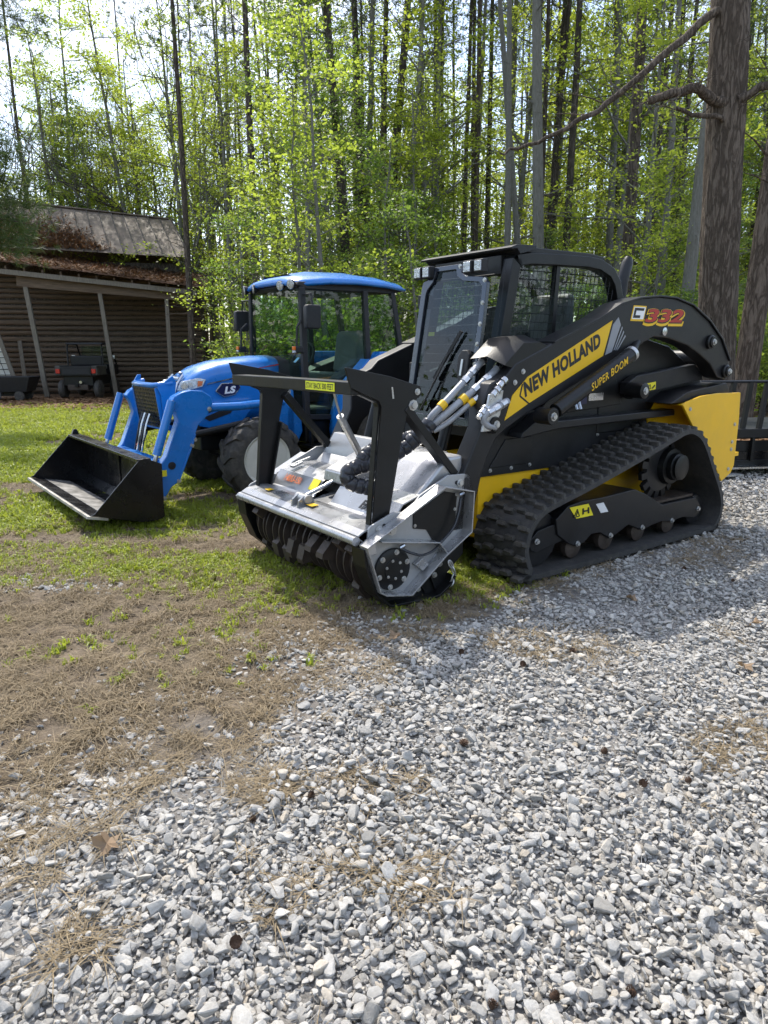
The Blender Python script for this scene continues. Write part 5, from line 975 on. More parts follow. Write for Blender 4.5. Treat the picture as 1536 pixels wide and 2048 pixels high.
part('orange_mark', MB().poly([deck_pt(.50, .78)+[0, 0, .016], deck_pt(.36, .78)+[0, 0, .016], deck_pt(.36, 1.25)+[0, 0, .008]], (-.002, 0, .002)), M['orange'], U)
d = part('warning_decal', MB().poly([deck_pt(1.16, .15)+[-.008, 0, .012], deck_pt(1.07, .15)+[-.008, 0, .012], deck_pt(1.07, .95)+[-.008, 0, .012], deck_pt(1.16, .95)+[-.008, 0, .012]], (-.0015, 0, .0015)), M['sticker_yellow'], U)
for (y0, y1, x0, x1) in ((1.44, 1.38, -1.12, -1.08), (1.02, .99, -1.15, -1.11), (.87, .80, -1.13, -1.08)): part('warning_decal', MB().prism([(x0, .4805), (x1, .4825), (x1, .484), (x0, .482)], y1, y0), M['decal'], U)
part('vent_print', MB().box(-1.115, -1.05, 1.22, 1.225, .4815, .4835).box(-1.115, -1.05, 1.25, 1.255, .4815, .4835).box(-1.115, -1.05, 1.28, 1.285, .4815, .4835).box(-1.115, -1.05, 1.31, 1.315, .4815, .4835), M['ink'], U)
# push frame
post = [(-1.245, 1.305), (-1.21, 1.30), (-.97, 1.255), (-.77, 1.20), (-.755, 1.16), (-.85, 1.08), (-.89, .93), (-.985, .46), (-1.085, .46), (-1.05, .85), (-1.025, 1.10), (-1.04, 1.13), (-1.16, 1.18), (-1.215, 1.205)]
for y, dy in ((.235, 1), (1.64, -1)):
    po = part('frame_post', MB().prism(post, y, y+.014*dy), M['black'], U, .003)
    part('post_flange', MB().strip([(-1.085, .46), (-1.05, .85), (-1.025, 1.10), (-1.04, 1.13), (-1.16, 1.18)], *sorted((y+.014*dy, y+.055*dy)), .010), M['black'], po, .002); part('post_flange', MB().strip([(-.90, .90), (-1.0, .46)], *sorted((y+.014*dy, y+.055*dy)), .010), M['black'], po, .002)
    part('frame_brace', MB().obox((-.86, y+.03*dy, 1.09), (-.50, y+.03*dy, .69), .07, .045), M['black'], U, .004)
    bolt(po, (-.82, y-.001*dy, 1.10), (0, -dy, 0), .02, .02); bolt(po, (-.79, y-.001*dy, 1.17), (0, -dy, 0), .012, .012)
    if dy == 1: part('glint_tape', MB().prism([(-.955, 1.14), (-.945, 1.14), (-.953, 1.20), (-.963, 1.20)], y-.002, y), M['chrome'], po)
pb = part('push_bar', MB().box(-1.205, -1.12, .249, .83, 1.165, 1.232).poly([(-1.205, .83, 1.165), (-1.12, .83, 1.165), (-1.12, .83, 1.232), (-1.205, .83, 1.232)], (-.02, .81, -.004)), M['black'], U, .006)
part('warning_sticker', MB().box(-1.2075, -1.206, .40, .70, 1.177, 1.222), M['fluoro'], pb); text_on('lettering', 'STAY BACK 300 FEET', [-1.2078, .69, 1.184], [0, -.28, 0], [0, 0, .031], M['ink'], pb, .01, 0, .0006)
gs = part('spring_link', MB().tube([(-1.13, .53, 1.165), (-1.10, .545, 1.09), (-1.06, .57, 1.02)], .007, 6), M['zinc'], U)
part('spring_tube', MB().tube([(-1.07, .565, 1.03), (-.84, .68, .745)], .022, 12), M['zinc'], gs); part('spring_guide', MB().tube([(-1.085, .55, 1.03), (-.855, .665, .745)], .006, 6).tube([(-1.055, .58, 1.035), (-.825, .695, .75)], .006, 6), M['chrome'], gs)
ch = MB(); cp = [(-.60, .16, .205), (-.58, .155, .165), (-.565, .155, .125), (-.575, .155, .09), (-.59, .155, .06)]
CH = part('chain', MB().tube([cp[0], cp[1]], .004, 5), M['zinc'], U)
for k, (a, b) in enumerate(zip(cp[:-1], cp[1:])):
    a, b = Vector(a), Vector(b); d = (b-a); w_ = Vector((0, 1, 0)) if k % 2 else Vector((.8, .0, .3)).normalized(); pts = []
    for q in range(13):
        t = 2*math.pi*q/12; pts.append(a.lerp(b, .5)+d*.66*math.cos(t)+w_*.013*math.sin(t))
    part('chain_link', MB().tube(pts, .0045, 6), M['zinc'], CH)
for (x, z) in ((-.82, .13), (-.75, .16), (-.66, .12), (-.78, .06), (-.70, .2), (-.62, .18)): bolt(U, (x, .2205, z), (0, -1, 0), .012, .012)
for (a, b) in (((-.83, .17), (-.73, .03)), ((-.74, .22), (-.66, .04))): part('shoe_rib', MB().obox((a[0], .213, a[1]), (b[0], .213, b[1]), .014, .008), M['charcoal'], U)
# ================================================================== BLUE TRACTOR (same axes, own origin)
T = thing('tractor', 'blue cab tractor with front loader and black bucket on the lawn', 'tractor', (-1.086, 6.398, -.01), R(38))
TC = .72
def tf(y): return 2*TC-y
def wheel(R_, W, rimr, n, parent, x, y0, sgn, rimdepth):
    "y0 = outer face, sgn +1 when the far side lies inward"
    wl = part('wheel', MB().lathe([(0, rimr*.30), (.02, rimr*.32), (.03, rimr*.36), (.05, rimr*.36)], (x, y0+sgn*(rimdepth-.03), R_), (0, sgn, 0), 20), M['black'], parent)
    ty = MB(); prof = [(.015, rimr), (.0, rimr*1.08), (.0, rimr*1.25), (.012, R_*.86), (.035, R_*.945), (.06, R_*.965), (W*.5, R_*.975), (W-.06, R_*.965), (W-.035, R_*.945), (W-.012, R_*.86), (W, rimr*1.25), (W, rimr*1.08), (W-.015, rimr)]
    c = Vector((x, y0, R_)); ty.lathe(prof, c, (0, sgn, 0), 56)
    for k in range(n):
        for side in (0, 1):
            a0 = 2*math.pi*(k+.5*side)/n; V = []
            for (u, da, rr_) in ((.0, 0, .90), (.03, .03, .96), (.25, .16, .985), (.50, .30, .985)):
                yy = (W*u if side == 0 else W*(1-u)); hw = .30/n*3.0*(1 if u > .02 else 1.25)
                for dd in (-hw, hw):
                    a = a0+da*12/n*.9+dd
                    for rad in (R_*rr_*.955, R_*rr_*1.035): V.append((c.x+math.cos(a)*rad, c.y+sgn*yy, c.z+math.sin(a)*rad))
            Fq = []
            for i in range(3):
                o = i*4; Fq += [(o+1, o+3, o+7, o+5), (o, o+1, o+5, o+4), (o+2, o+6, o+7, o+3)]
            Fq += [(0, 2, 3, 1), (12, 13, 15, 14)]; ty.add(V, Fq)
    part('tyre', ty, M['tyre'], wl, 0, 30)
    part('rim', MB().lathe([(.012, rimr*1.03), (.0, rimr*1.02), (.012, rimr*.93), (.05, rimr*.90), (rimdepth, rimr*.82), (rimdepth+.01, rimr*.42), (rimdepth-.02, rimr*.36), (rimdepth-.02, .01)], c, (0, sgn, 0), 40), M['white'], wl, 0, 50)
    for k in range(6):
        a = 2*math.pi*k/6; bolt(wl, (c.x+rimr*.55*math.cos(a), c.y+sgn*(rimdepth-.004), c.z+rimr*.55*math.sin(a)), (0, -sgn, 0), .011, .014)
    return wl
wheel(.385, .29, .235, 13, T, 0, 0, 1, .09); wheel(.385, .29, .235, 13, T, 0, 1.44, -1, .09)
wheel(.62, .40, .36, 15, T, 1.52, -.06, 1, .14); wheel(.62, .40, .36, 15, T, 1.52, 1.50, -1, .14)
part('front_axle', MB().obox((0, .28, .385), (0, 1.16, .385), .14, .14).box(-.12, .14, .55, .90, .36, .52), M['black'], T, .01)
part('chassis', MB().prism([(-.42, .45), (-.42, .72), (.6, .78), (1.9, .75), (1.9, .42), (.4, .40)], .54, .90), M['black'], T, .01)
part('engine', MB().prism([(-.35, .60), (-.35, .86), (.48, .92), (.48, .55)], .50, .94), M['black'], T, .01)
part('fuel_tank', MB().prism([(.30, .46), (.32, .84), (.40, .90), (.50, .80), (.52, .60), (.46, .48)], .20, .44), M['blue'], T, .03)
part('rear_axle', MB().obox((1.52, .3, .62), (1.52, 1.14, .62), .24, .24), M['black'], T, .02)
# hood: lofted shell
def hood_row(x, ztop, hw, zbot, crown):
    row = []; n = 18
    for k in range(n+1):
        a = -1+2*k/n; s_ = abs(a)
        if s_ > .62: y = hw*math.copysign(1, a)*(1-.035*(1-(s_-.62)/.38)); z = zbot+(ztop-crown-zbot)*(1-(s_-.62)/.38)
        else: y = hw*.965*math.sin(a/.62*math.pi/2); z = ztop-crown+crown*math.cos(a/.62*math.pi/2)**.75
        row.append((x, TC+y, z))
    return row
hd = MB(); HR = [(-.625, .98, .17, .86, .03), (-.60, 1.06, .20, .82, .05), (-.55, 1.125, .225, .80, .07), (-.48, 1.185, .245, .78, .09), (-.38, 1.24, .258, .77, .10), (-.22, 1.285, .268, .76, .105), (.0, 1.315, .275, .74, .105), (.22, 1.332, .28, .74, .10), (.40, 1.335, .28, .74, .10)]
hd.grid([hood_row(*h) for h in HR]); hood = part('hood', hd, M['blue'], T, 0, 50)
sm = hood.modifiers.new('thick', 'SOLIDIFY'); sm.thickness = .012
part('cowl', MB().grid([hood_row(.40, 1.325, .272, .70, .10), hood_row(.50, 1.325, .285, .70, .10), hood_row(.56, 1.31, .29, .70, .09)]), M['plastic'], T, 0, 50)
for sg in (1, -1):
    Y = (lambda y: y) if sg == 1 else tf
    part('side_skirt', MB().prism([(-.56, .86), (-.5, .90), (.36, .90), (.42, .80), (.20, .655), (-.15, .63), (-.46, .69)], Y(.445), Y(.47)), M['blue'], hood, .006)
    vt = part('hood_vent', MB().prism([(-.44, .845), (-.30, .90), (-.14, .905), (-.22, .86), (-.40, .80)], Y(.4405), Y(.444)), M['ink'], hood)
    part('hood_vent', MB().prism([(-.42, .77), (-.20, .845), (-.10, .85), (-.14, .80), (-.36, .735)], Y(.4405), Y(.444)), M['ink'], hood)
    part('trim_line', MB().prism([(-.36, 1.075), (-.10, 1.12), (.40, 1.165), (.40, 1.175), (-.10, 1.13), (-.36, 1.083)], Y(.442), Y(.452)), M['chrome'], hood)
    part('red_stripe', MB().prism([(.10, 1.205), (.40, 1.24), (.40, 1.252)], Y(.446), Y(.46)), M['red'], hood)
    hl = part('headlight', MB().add([(-.635, Y(.52), 1.02), (-.60, Y(.50), 1.105), (-.44, Y(.455), 1.135), (-.37, Y(.444), 1.12), (-.41, Y(.442), 1.055), (-.55, Y(.468), 1.025)]+[(-.595, Y(.55), 1.02), (-.56, Y(.54), 1.105), (-.42, Y(.5), 1.135), (-.37, Y(.48), 1.12), (-.40, Y(.48), 1.055), (-.52, Y(.5), 1.025)], [(0, 1, 2, 3, 4, 5), (11, 10, 9, 8, 7, 6)]+[(i, (i+1) % 6, 6+(i+1) % 6, 6+i) for i in range(6)]), M['lens'], hood, .006)
    part('indicator', MB().prism([(-.46, 1.06), (-.42, 1.065), (-.405, 1.105), (-.45, 1.11)], Y(.438), Y(.448)), M['orange'], hl)
    for q in (-.57, -.52): part('reflector', MB().lathe([(0, .022), (.01, .03)], (q, Y(.474), 1.065), (-.5, -.8*sg, 0), 16), M['chrome'], hl)
    part('badge_rim', MB().prism([(-.29, 1.01), (-.225, 1.082), (-.05, 1.085), (-.028, 1.035), (-.09, .968), (-.20, .948)], Y(.436), Y(.444)), M['chrome'], hood, .004); part('badge', MB().prism([(-.276, 1.01), (-.219, 1.072), (-.057, 1.075), (-.04, 1.035), (-.096, .978), (-.20, .958)], Y(.4335), Y(.437)), M['navy'], hood)
text_on('lettering', 'LS', [-.20, .4335, .982], [.115, 0, .006], [.004, 0, .068], M['whiteink'], hood, .05, .15)
gr = part('grille', MB().add([(-.632, TC-.13, .80), (-.632, TC+.13, .80), (-.635, TC+.13, .98), (-.60, TC+.12, 1.07), (-.52, TC+.10, 1.15), (-.52, TC-.10, 1.15), (-.60, TC-.12, 1.07), (-.635, TC-.13, .98)], [(0, 1, 2, 7), (7, 2, 3, 6), (6, 3, 4, 5)]), M['ink'], hood, 0)
for k in range(7):
    t = k/6; z = .84+t*.29; x = -.645+max(0, z-.98)**1.2*.75; part('grille_bar', MB().tube([(x, TC-.15+.03*t, z), (x-.012, TC, z+.004), (x, TC+.15-.03*t, z)], .013, 8), M['chrome'], gr)
for s_ in (-1, 1): part('grille_trim', MB().tube([(-.63, TC+s_*.16, .82), (-.64, TC+s_*.155, .98), (-.60, TC+s_*.14, 1.08), (-.53, TC+s_*.12, 1.16)], .012, 8), M['chrome'], gr)
part('emblem', MB().ball((-.505, TC, 1.175), .022, 10, 6, (1, 1.4, .6)), M['chrome'], hood)
# cab
CX0, CX1 = .53, 1.70
rf = MB(); rows = []
for x, z, hw, th in ((.44, 2.015, .42, .02), (.47, 2.07, .49, .07), (.58, 2.105, .555, .10), (.82, 2.14, .60, .11), (1.15, 2.15, .615, .11), (1.5, 2.135, .615, .105), (1.74, 2.10, .60, .09), (1.81, 2.04, .56, .03)):
    row = []
    for k in range(17):
        a = -1+2*k/16; e = abs(a)**4; row.append((x, TC+hw*a*(1-.02*e), z-e*th))
    rows.append(row)
rf.grid(rows); rfo = part('roof', rf, M['blue'], T, 0, 60); sm = rfo.modifiers.new('thick', 'SOLIDIFY'); sm.thickness = .03
part('roof_rib', MB().grid([[(x, TC+y, z) for y, z in ((-.30, zz-.004), (-.24, zz+.016), (.24, zz+.016), (.30, zz-.004))] for x, zz in ((.56, 2.095), (.75, 2.128), (1.2, 2.142), (1.6, 2.115))]), M['blue'], rfo, 0, 60)
part('roof_lining', MB().prism([(.48, 1.985), (.50, 2.02), (1.74, 2.03), (1.77, 1.98), (1.6, 1.955), (.6, 1.955)], .19, 1.22), M['plastic'], T, .01)
def pillar(a, b, w_=.055, d=.06): return part('cab_pillar', MB().obox(a, b, w_, d, (1, 0, 0)), M['plastic'], T, .008)
for Y in (lambda y: y, tf):
    pillar((.54, Y(.17), .75), (.53, .19 if Y(.0) < 1 else 1.20, 1.97)); pillar((1.30, Y(.17), 1.18), (1.27, Y(.19), 1.97)); pillar((1.76, Y(.20), 1.36), (1.64, Y(.21), 1.97))
    part('cab_sill', MB().obox((.56, Y(.17), .74), (.93, Y(.17), .72), .05, .05).obox((.93, Y(.17), .72), (1.30, Y(.17), 1.2), .05, .05), M['plastic'], T, .006)
    dq = part('door_glass', MB().prism([(.57, .77), (.90, .75), (1.27, 1.22), (1.25, 1.94), (.56, 1.94)], Y(.178), Y(.183)), M['glassdark'], T); part('quarter_glass', MB().prism([(1.33, 1.37), (1.73, 1.37), (1.62, 1.94), (1.30, 1.94)], Y(.188), Y(.193)), M['glassdark'], T)
    part('door_handle', MB().box(.60, .72, min(Y(.15), Y(.165)), max(Y(.15), Y(.165)), .98, 1.01), M['plastic'], dq, .004)
    fd = MB(); rows = []
    for k in range(12):
        a = R(196)-R(150)*k/11; rr_ = .70; rows.append([(1.52+rr_*math.cos(a), y, .62+rr_*math.sin(a)*.97) for y in (Y(-.08), Y(.02), Y(.10), Y(.168))])
    fd.grid(rows); fo = part('fender', fd, M['blue'], T, 0, 60); sm = fo.modifiers.new('thick', 'SOLIDIFY'); sm.thickness = .02; sm.offset = 1
    part('fender_box', MB().prism([(1.22, 1.18), (1.36, 1.37), (1.78, 1.37), (1.92, 1.20), (1.8, 1.18)], Y(.03), Y(.168)), M['blue'], T, .012)
    part('fender_front', MB().prism([(.80, .62), (.86, .64), (1.02, 1.05), (1.24, 1.27), (1.20, 1.30), (.96, 1.08)], Y(.02), Y(.165)), M['blue'], T, .008)
    part('step', MB().prism([(.50, .44), (.50, .47), (.92, .47), (.92, .44)], Y(.02), Y(.24)).prism([(.52, .47), (.52, .70), (.545, .70), (.545, .47)], Y(.06), Y(.10)).prism([(.88, .47), (.88, .70), (.905, .70), (.905, .47)], Y(.06), Y(.10)), M['black'], T, .004)
    part('battery_box', MB().box(.54, .92, min(Y(.20), Y(.5)), max(Y(.20), Y(.5)), .48, .70), M['black'], T, .015)
    mr_ = part('mirror', MB().prism([(.44, 1.60), (.45, 1.58), (.585, 1.58), (.60, 1.60), (.605, 1.78), (.59, 1.80), (.455, 1.80), (.44, 1.78)], Y(-.04), Y(.03)), M['plastic'], T, .015); part('mirror_arm', MB().tube([(.54, Y(.16), 1.90), (.53, Y(.02), 1.90), (.53, Y(.0), 1.79)], .009, 8), M['plastic'], mr_)
    ind = part('turn_signal', MB().box(.40, .49, min(Y(.10), Y(.16)), max(Y(.10), Y(.16)), 1.36, 1.42), M['plastic'], T, .012); part('amber_lens', MB().box(.385, .40, min(Y(.105), Y(.155)), max(Y(.105), Y(.155)), 1.385, 1.42), M['amber'], ind, .004); part('clear_lens', MB().box(.385, .40, min(Y(.105), Y(.155)), max(Y(.105), Y(.155)), 1.36, 1.383), M['lens'], ind, .004)
    part('grab_rail', MB().tube([(.50, Y(.17), 1.66), (.44, Y(.14), 1.60), (.43, Y(.14), 1.42), (.50, Y(.17), 1.36)], .011, 8), M['plastic'], T)
    for yy in (.26, .46):
        y = Y(yy); wl = part('work_light', MB().lathe([(0, .028), (.03, .045), (.05, .048)], (.49, y, 2.0), (-.95, (-.3 if y < TC else .3), -.15), 18), M['plastic'], T); part('lens', MB().lathe([(.051, .045), (.056, .04), (.058, .02)], (.49, y, 2.0), (-.95, (-.3 if y < TC else .3), -.15), 18), M['lens'], wl)
part('windscreen', MB().poly([(.525, .20, .95), (.525, 1.24, .95), (.515, 1.18, 1.95), (.515, .20, 1.95)], (.006, 0, 0)), M['glassdark'], T); part('rear_glass', MB().poly([(1.75, .24, 1.38), (1.75, 1.20, 1.38), (1.63, 1.20, 1.94), (1.63, .24, 1.94)], (.006, 0, 0)), M['glassdark'], T)
part('cab_floor', MB().box(.55, 1.7, .22, 1.22, .74, .80), M['plastic'], T); part('dash', MB().prism([(.56, .80), (.56, 1.28), (.72, 1.24), (.80, .80)], .50, .94), M['plastic'], T, .03); part('side_console', MB().prism([(1.0, .80), (.96, 1.10), (1.20, 1.20), (1.70, 1.35), (1.70, .80)], .22, .46).prism([(1.0, .80), (.96, 1.10), (1.20, 1.20), (1.70, 1.35), (1.70, .80)], .98, 1.22), M['plastic'], T, .02)
st = part('seat', MB().prism([(1.05, 1.05), (1.04, 1.16), (1.40, 1.14), (1.45, 1.05)], .50, .94), M['seat'], T, .03); part('backrest', MB().prism([(1.36, 1.14), (1.42, 1.56), (1.48, 1.60), (1.54, 1.56), (1.50, 1.12)], .50, .94), M['seat'], st, .04)
sw = part('steering_wheel', MB().tube([(.84+.09*math.sin(2*math.pi*k/20), TC+.19*math.cos(2*math.pi*k/20), 1.29+.16*math.sin(2*math.pi*k/20)) for k in range(21)], .014, 8), M['plastic'], T); part('steering_column', MB().tube([(.70, TC, 1.15), (.84, TC, 1.29)], .03, 10), M['plastic'], sw)
part('exhaust_pipe', MB().tube([(.47, 1.06, .8), (.47, 1.06, 1.2)], .03, 12), M['black'], T)
# loader
arm = [(-.86, .95), (-.82, 1.0), (-.75, 1.035), (-.66, 1.05), (-.56, 1.04), (-.485, .99), (-.47, .93), (-.53, .82), (-.62, .74), (-.65, .67), (-.67, .60), (-.83, .26), (-.90, .22), (-.95, .15), (-1.0, .085), (-1.06, .10), (-1.05, .32), (-.98, .43), (-.93, .49), (-.80, .79), (-.82, .88)]
for sg in (1, -1):
    Y = (lambda y: y) if sg == 1 else tf
    am = part('loader_arm', MB().prism(arm, Y(.10), Y(.20)), M['blue'], T, .010)
    part('loader_tube', MB().tube([(-.56, Y(.15), .89), (-.20, Y(.15), .885), (.10, Y(.17), .90), (.30, Y(.22), .90)], .038, 16), M['blue'], T)
    part('loader_mast', MB().prism([(.24, .50), (.24, 1.02), (.34, 1.06), (.42, 1.0), (.42, .50)], Y(.20), Y(.30)), M['blue'], T, .01)
    part('knee_edge', MB().strip([(-.83, .26), (-.67, .60), (-.65, .67)], Y(.09), Y(.21), .016), M['blue'], am, .003)
    part('arm_hole', MB().lathe([(0, .034), (.004, .034), (.006, .024)], (-.885, Y(.10), .41), (0, -sg, 0), 20), M['ink'], am)
    cy = part('bucket_cylinder', MB().tube([(-.865, Y(.05), .97), (-1.03, Y(.05), .52)], .036, 16), M['blue'], T); part('cylinder_rod', MB().tube([(-1.03, Y(.05), .52), (-1.075, Y(.05), .40)], .019, 12), M['chrome'], cy)
    part('lift_cylinder', MB().tube([(-.76, Y(.24), .62), (-.05, Y(.26), .72)], .034, 16), M['black'], T)
    for x, z in ((-.84, .95), (-.51, .88), (-.66, .62), (-.69, .57), (-.83, .27), (-.97, .13)): bolt(am, (x, Y(.099), z), (0, -sg, 0), .014, .014)
    part('bucket_hook', MB().prism([(-1.12, .10), (-1.06, .44), (-1.02, .44), (-1.0, .30), (-1.02, .10)], Y(.06), Y(.085)), M['blue'], T, .004); bolt(T, (-1.05, Y(.059), .40), (0, -sg, 0), .017, .02); bolt(T, (-1.06, Y(.059), .24), (0, -sg, 0), .015, .015, 'zinc')
part('cross_tube', MB().tube([(-.955, .2, .36), (-.955, 1.24, .36)], .05, 18), M['blue'], T); part('cross_plate', MB().box(-1.02, -.92, .2, 1.24, .40, .46), M['blue'], T, .006); part('arm_label', MB().prism([(-1.0, .33), (-.95, .33), (-.95, .385), (-1.0, .385)], .057, .059), M['sticker_yellow'], T)
for k, y in enumerate((.62, .68, .74, .80)):
    part('hydraulic_line', MB().tube(catmull([Vector(p) for p in ((-.86, y, .82), (-.90, y, .72), (-.93, y, .60), (-.95, y+.03, .48))], 5, False), .010, 8), M['hoseblack' if k % 2 else 'chrome'], T)
part('hose_cap', MB().ball((-.93, .80, .52), .02), M['redlens'], T)
# brush guard
bg_ = part('brush_guard', MB().tube([(-.70, .43, 1.10), (-.83, .44, 1.085), (-.86, .50, 1.08), (-.865, .74, 1.08), (-.86, .98, 1.08), (-.83, 1.04, 1.085), (-.74, 1.05, 1.10)], .024, 10).obox((-.84, .445, 1.06), (-.80, .445, .70), .014, .05).obox((-.84, 1.035, 1.06), (-.80, 1.035, .70), .014, .05).obox((-.80, .445, .70), (-.80, 1.035, .70), .03, .04), M['blue'], T, .004)
part('guard_ear', MB().prism([(-.85, 1.06), (-.70, 1.165), (-.67, 1.10), (-.70, .95), (-.78, .70), (-.80, .70), (-.82, 1.0)], .415, .43), M['blue'], bg_, .003); part('guard_ear', MB().prism([(-.86, 1.07), (-.80, 1.16), (-.77, 1.16), (-.77, 1.07)], 1.04, 1.055), M['blue'], bg_, .003)
hm = MB(); ny, nz_ = 13, 10
for j in range(nz_+1):                                            # punched plate: bars across and down
    z = .712+j*.034; x = -.815-(z-.70)*.11; hm.obox((x, .455, z), (x, 1.025, z), .006, .017)
for i in range(ny+1):
    y = .46+i*.0432; hm.obox((-.815, y, .70), (-.855, y, 1.06), .006, .026, (0, 1, 0))
part('guard_screen', hm, M['blackgloss'], bg_); part('guard_arm', MB().obox((-.80, .6, .72), (-.45, .6, .60), .05, .05).obox((-.80, .86, .72), (-.45, .86, .60), .05, .05), M['blue'], bg_)
# bucket
BK0, BK1 = -.27, 1.80
bk = part('bucket', MB().strip([(-1.69, .150), (-1.30, .06), (-1.20, .055), (-1.13, .12), (-1.12, .44), (-1.20, .525)], BK0, BK1, -.012), M['blackgloss'], T, .003)
for y in (BK0-.012, BK1): part('bucket_side', MB().prism([(-1.69, .152), (-1.66, .165), (-1.285, .55), (-1.24, .555), (-1.11, .50), (-1.12, .06), (-1.18, .04), (-1.30, .045)], y, y+.012), M['blackgloss'], bk, .003)
part('bucket_lip', MB().box(-1.30, -1.19, BK0+.001, BK1-.001, .525, .552), M['blackgloss'], bk, .006); part('cutting_edge', MB().strip([(-1.715, .152), (-1.56, .117)], BK0-.005, BK1+.005, -.022), mat('worn_edge', (.42, .40, .36), .55, .5, .3, 8, .2, 40, .4, (.25, .2, .14)), bk, .002); part('worn_floor', MB().strip([(-1.56, .120), (-1.33, .072)], BK0+.002, BK1-.002, .002), mat('scuffed_paint', (.26, .25, .235), .6, .2, .7, 7, .2, 60, 1.0, (.02, .02, .02)), bk)
part('corner_tab', MB().prism([(-1.27, .55), (-1.25, .60), (-1.22, .60), (-1.20, .55)], 1.76, 1.80), M['blackgloss'], bk); part('bucket_rib', MB().box(-1.135, -1.128, .75, .79, .13, .5), M['blackgloss'], bk)
# ================================================================== OLD BARN
BA = R(11); BO = Vector((-12.07, 25.1, -.35))
barn = thing('barn', 'old weathered log barn with rusty tin roof and open lean-to porch', 'barn', BO, BA)
rb = random.Random(17)
def pl_eave(x): return 4.15-.075*x+.05*math.sin(x*2.1)               # sagging eave
wl = part('wall', MB().box(-2.2, 5.3, 2.35, 5.9, -.1, 4.6), M['barkdark'], barn)
LOGS = []
z = .05; k = 0
while z < 4.5:
    h = rb.uniform(.15, .21); mb = MB(); yb = 2.24+rb.gauss(0, .015); n = 7; rows = []
    for i in range(n):
        x = -2.25+7.6*i/(n-1); dz = rb.gauss(0, .012); w_ = rb.gauss(0, .012)
        rows.append([(x, yb+w_+.07, z+dz), (x, yb+w_, z+.03+dz), (x, yb+w_-.02, z+h*.5+dz), (x, yb+w_, z+h-.03+dz), (x, yb+w_+.07, z+h-.005+dz)])
    mb.grid(rows); part('log', mb, M['wood'], wl, 0, 50); z += h+rb.uniform(.01, .035)
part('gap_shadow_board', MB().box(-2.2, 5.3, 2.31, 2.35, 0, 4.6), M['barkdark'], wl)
for i, (x0, x1, zt, w_) in enumerate([(-.02, -.37, 4.13, .16), (2.34, 2.05, 3.95, .15), (4.30, 4.33, 3.82, .15), (-2.0, -2.15, 4.2, .16)]): part('post', MB().obox((x0, 0, -.1), (x1, 0, zt), w_, w_, (0, 1, 0), w_*.9, w_*.9), M['woodgrey'], barn, .01)
part('prop_board', MB().obox((-1.15, 1.6, -.1), (-1.35, 2.1, 2.0), .14, .04, (0, 1, 0)), M['woodgrey'], barn)
part('porch_beam', MB().obox((-.6, .0, 3.98), (5.2, .0, 3.55), .16, .36), M['wood'], barn, .01); part('fascia', MB().obox((-2.4, -.28, 4.40), (5.4, -.28, 3.66), .05, .16), M['woodgrey'], barn)
for k in range(13): x = -2.0+k*.58; part('rafter', MB().obox((x, -.25, 4.30-.095*x), (x, 2.3, 4.92-.095*x), .06, .14), M['wood'], barn)
def sheet(x, w_, ya, za, yb, zb, m, nm, sl=-.095, wav=5):
    mb = MB(); rows = []
    for j in range(4):
        t = j/3; row = []
        for i in range(wav*2+1):
            xx = x+w_*i/(wav*2); row.append((xx, ya+(yb-ya)*t, za+(zb-za)*t+sl*xx+(.012 if i % 2 else -.012)+rb.gauss(0, .003)))
        rows.append(row)
    mb.grid(rows); o = part(nm, mb, m, barn, 0, 70); s_ = o.modifiers.new('thick', 'SOLIDIFY'); s_.thickness = .006; return o
for k in range(9): sheet(-2.55+k*.92, .95, -.45+rb.uniform(-.06, .06), 4.46+rb.gauss(0, .015), 2.1, 5.10, M['rust'], 'porch_roof_sheet', -.11)
part('upper_wall', MB().box(-2.2, 4.7, 1.75, 5.8, 4.4, 4.85), M['barkdark'], barn)
for k in range(17):                                                # standing seam sheets of the upper roof
    x = -2.75+k*.465; o = part('roof_sheet', MB().poly([(x, 1.25, 5.19-.035*x), (x+.455, 1.25, 5.19-.035*(x+.455)), (x+.455-.85, 4.3, 7.18-.075*(x+.455)), (x-.85, 4.3, 7.18-.075*x)], (0, -.006, .012)), M['tin'], barn); o.location.z = rb.gauss(0, .006)
    part('roof_seam', MB().obox((x+.455, 1.245, 5.215-.035*(x+.455)), (x+.455-.85, 4.3, 7.21-.075*(x+.455)), .04, .05), M['seam'], o)
part('roof_back', MB().poly([(-2.95, 4.3, 7.38), (4.1, 4.3, 6.84), (4.6, 7.3, 5.0), (-2.9, 7.3, 5.2)], (0, 0, .02)), M['tin'], barn)
part('ridge_cap', MB().obox((-3.0, 4.3, 7.42), (4.2, 4.3, 6.85), .16, .05), M['tin'], barn, .01)
part('gable', MB().poly([(4.6, 2.4, 4.4), (4.6, 5.9, 4.4), (4.2, 4.3, 6.6)], (.04, 0, 0)), M['wood'], barn)
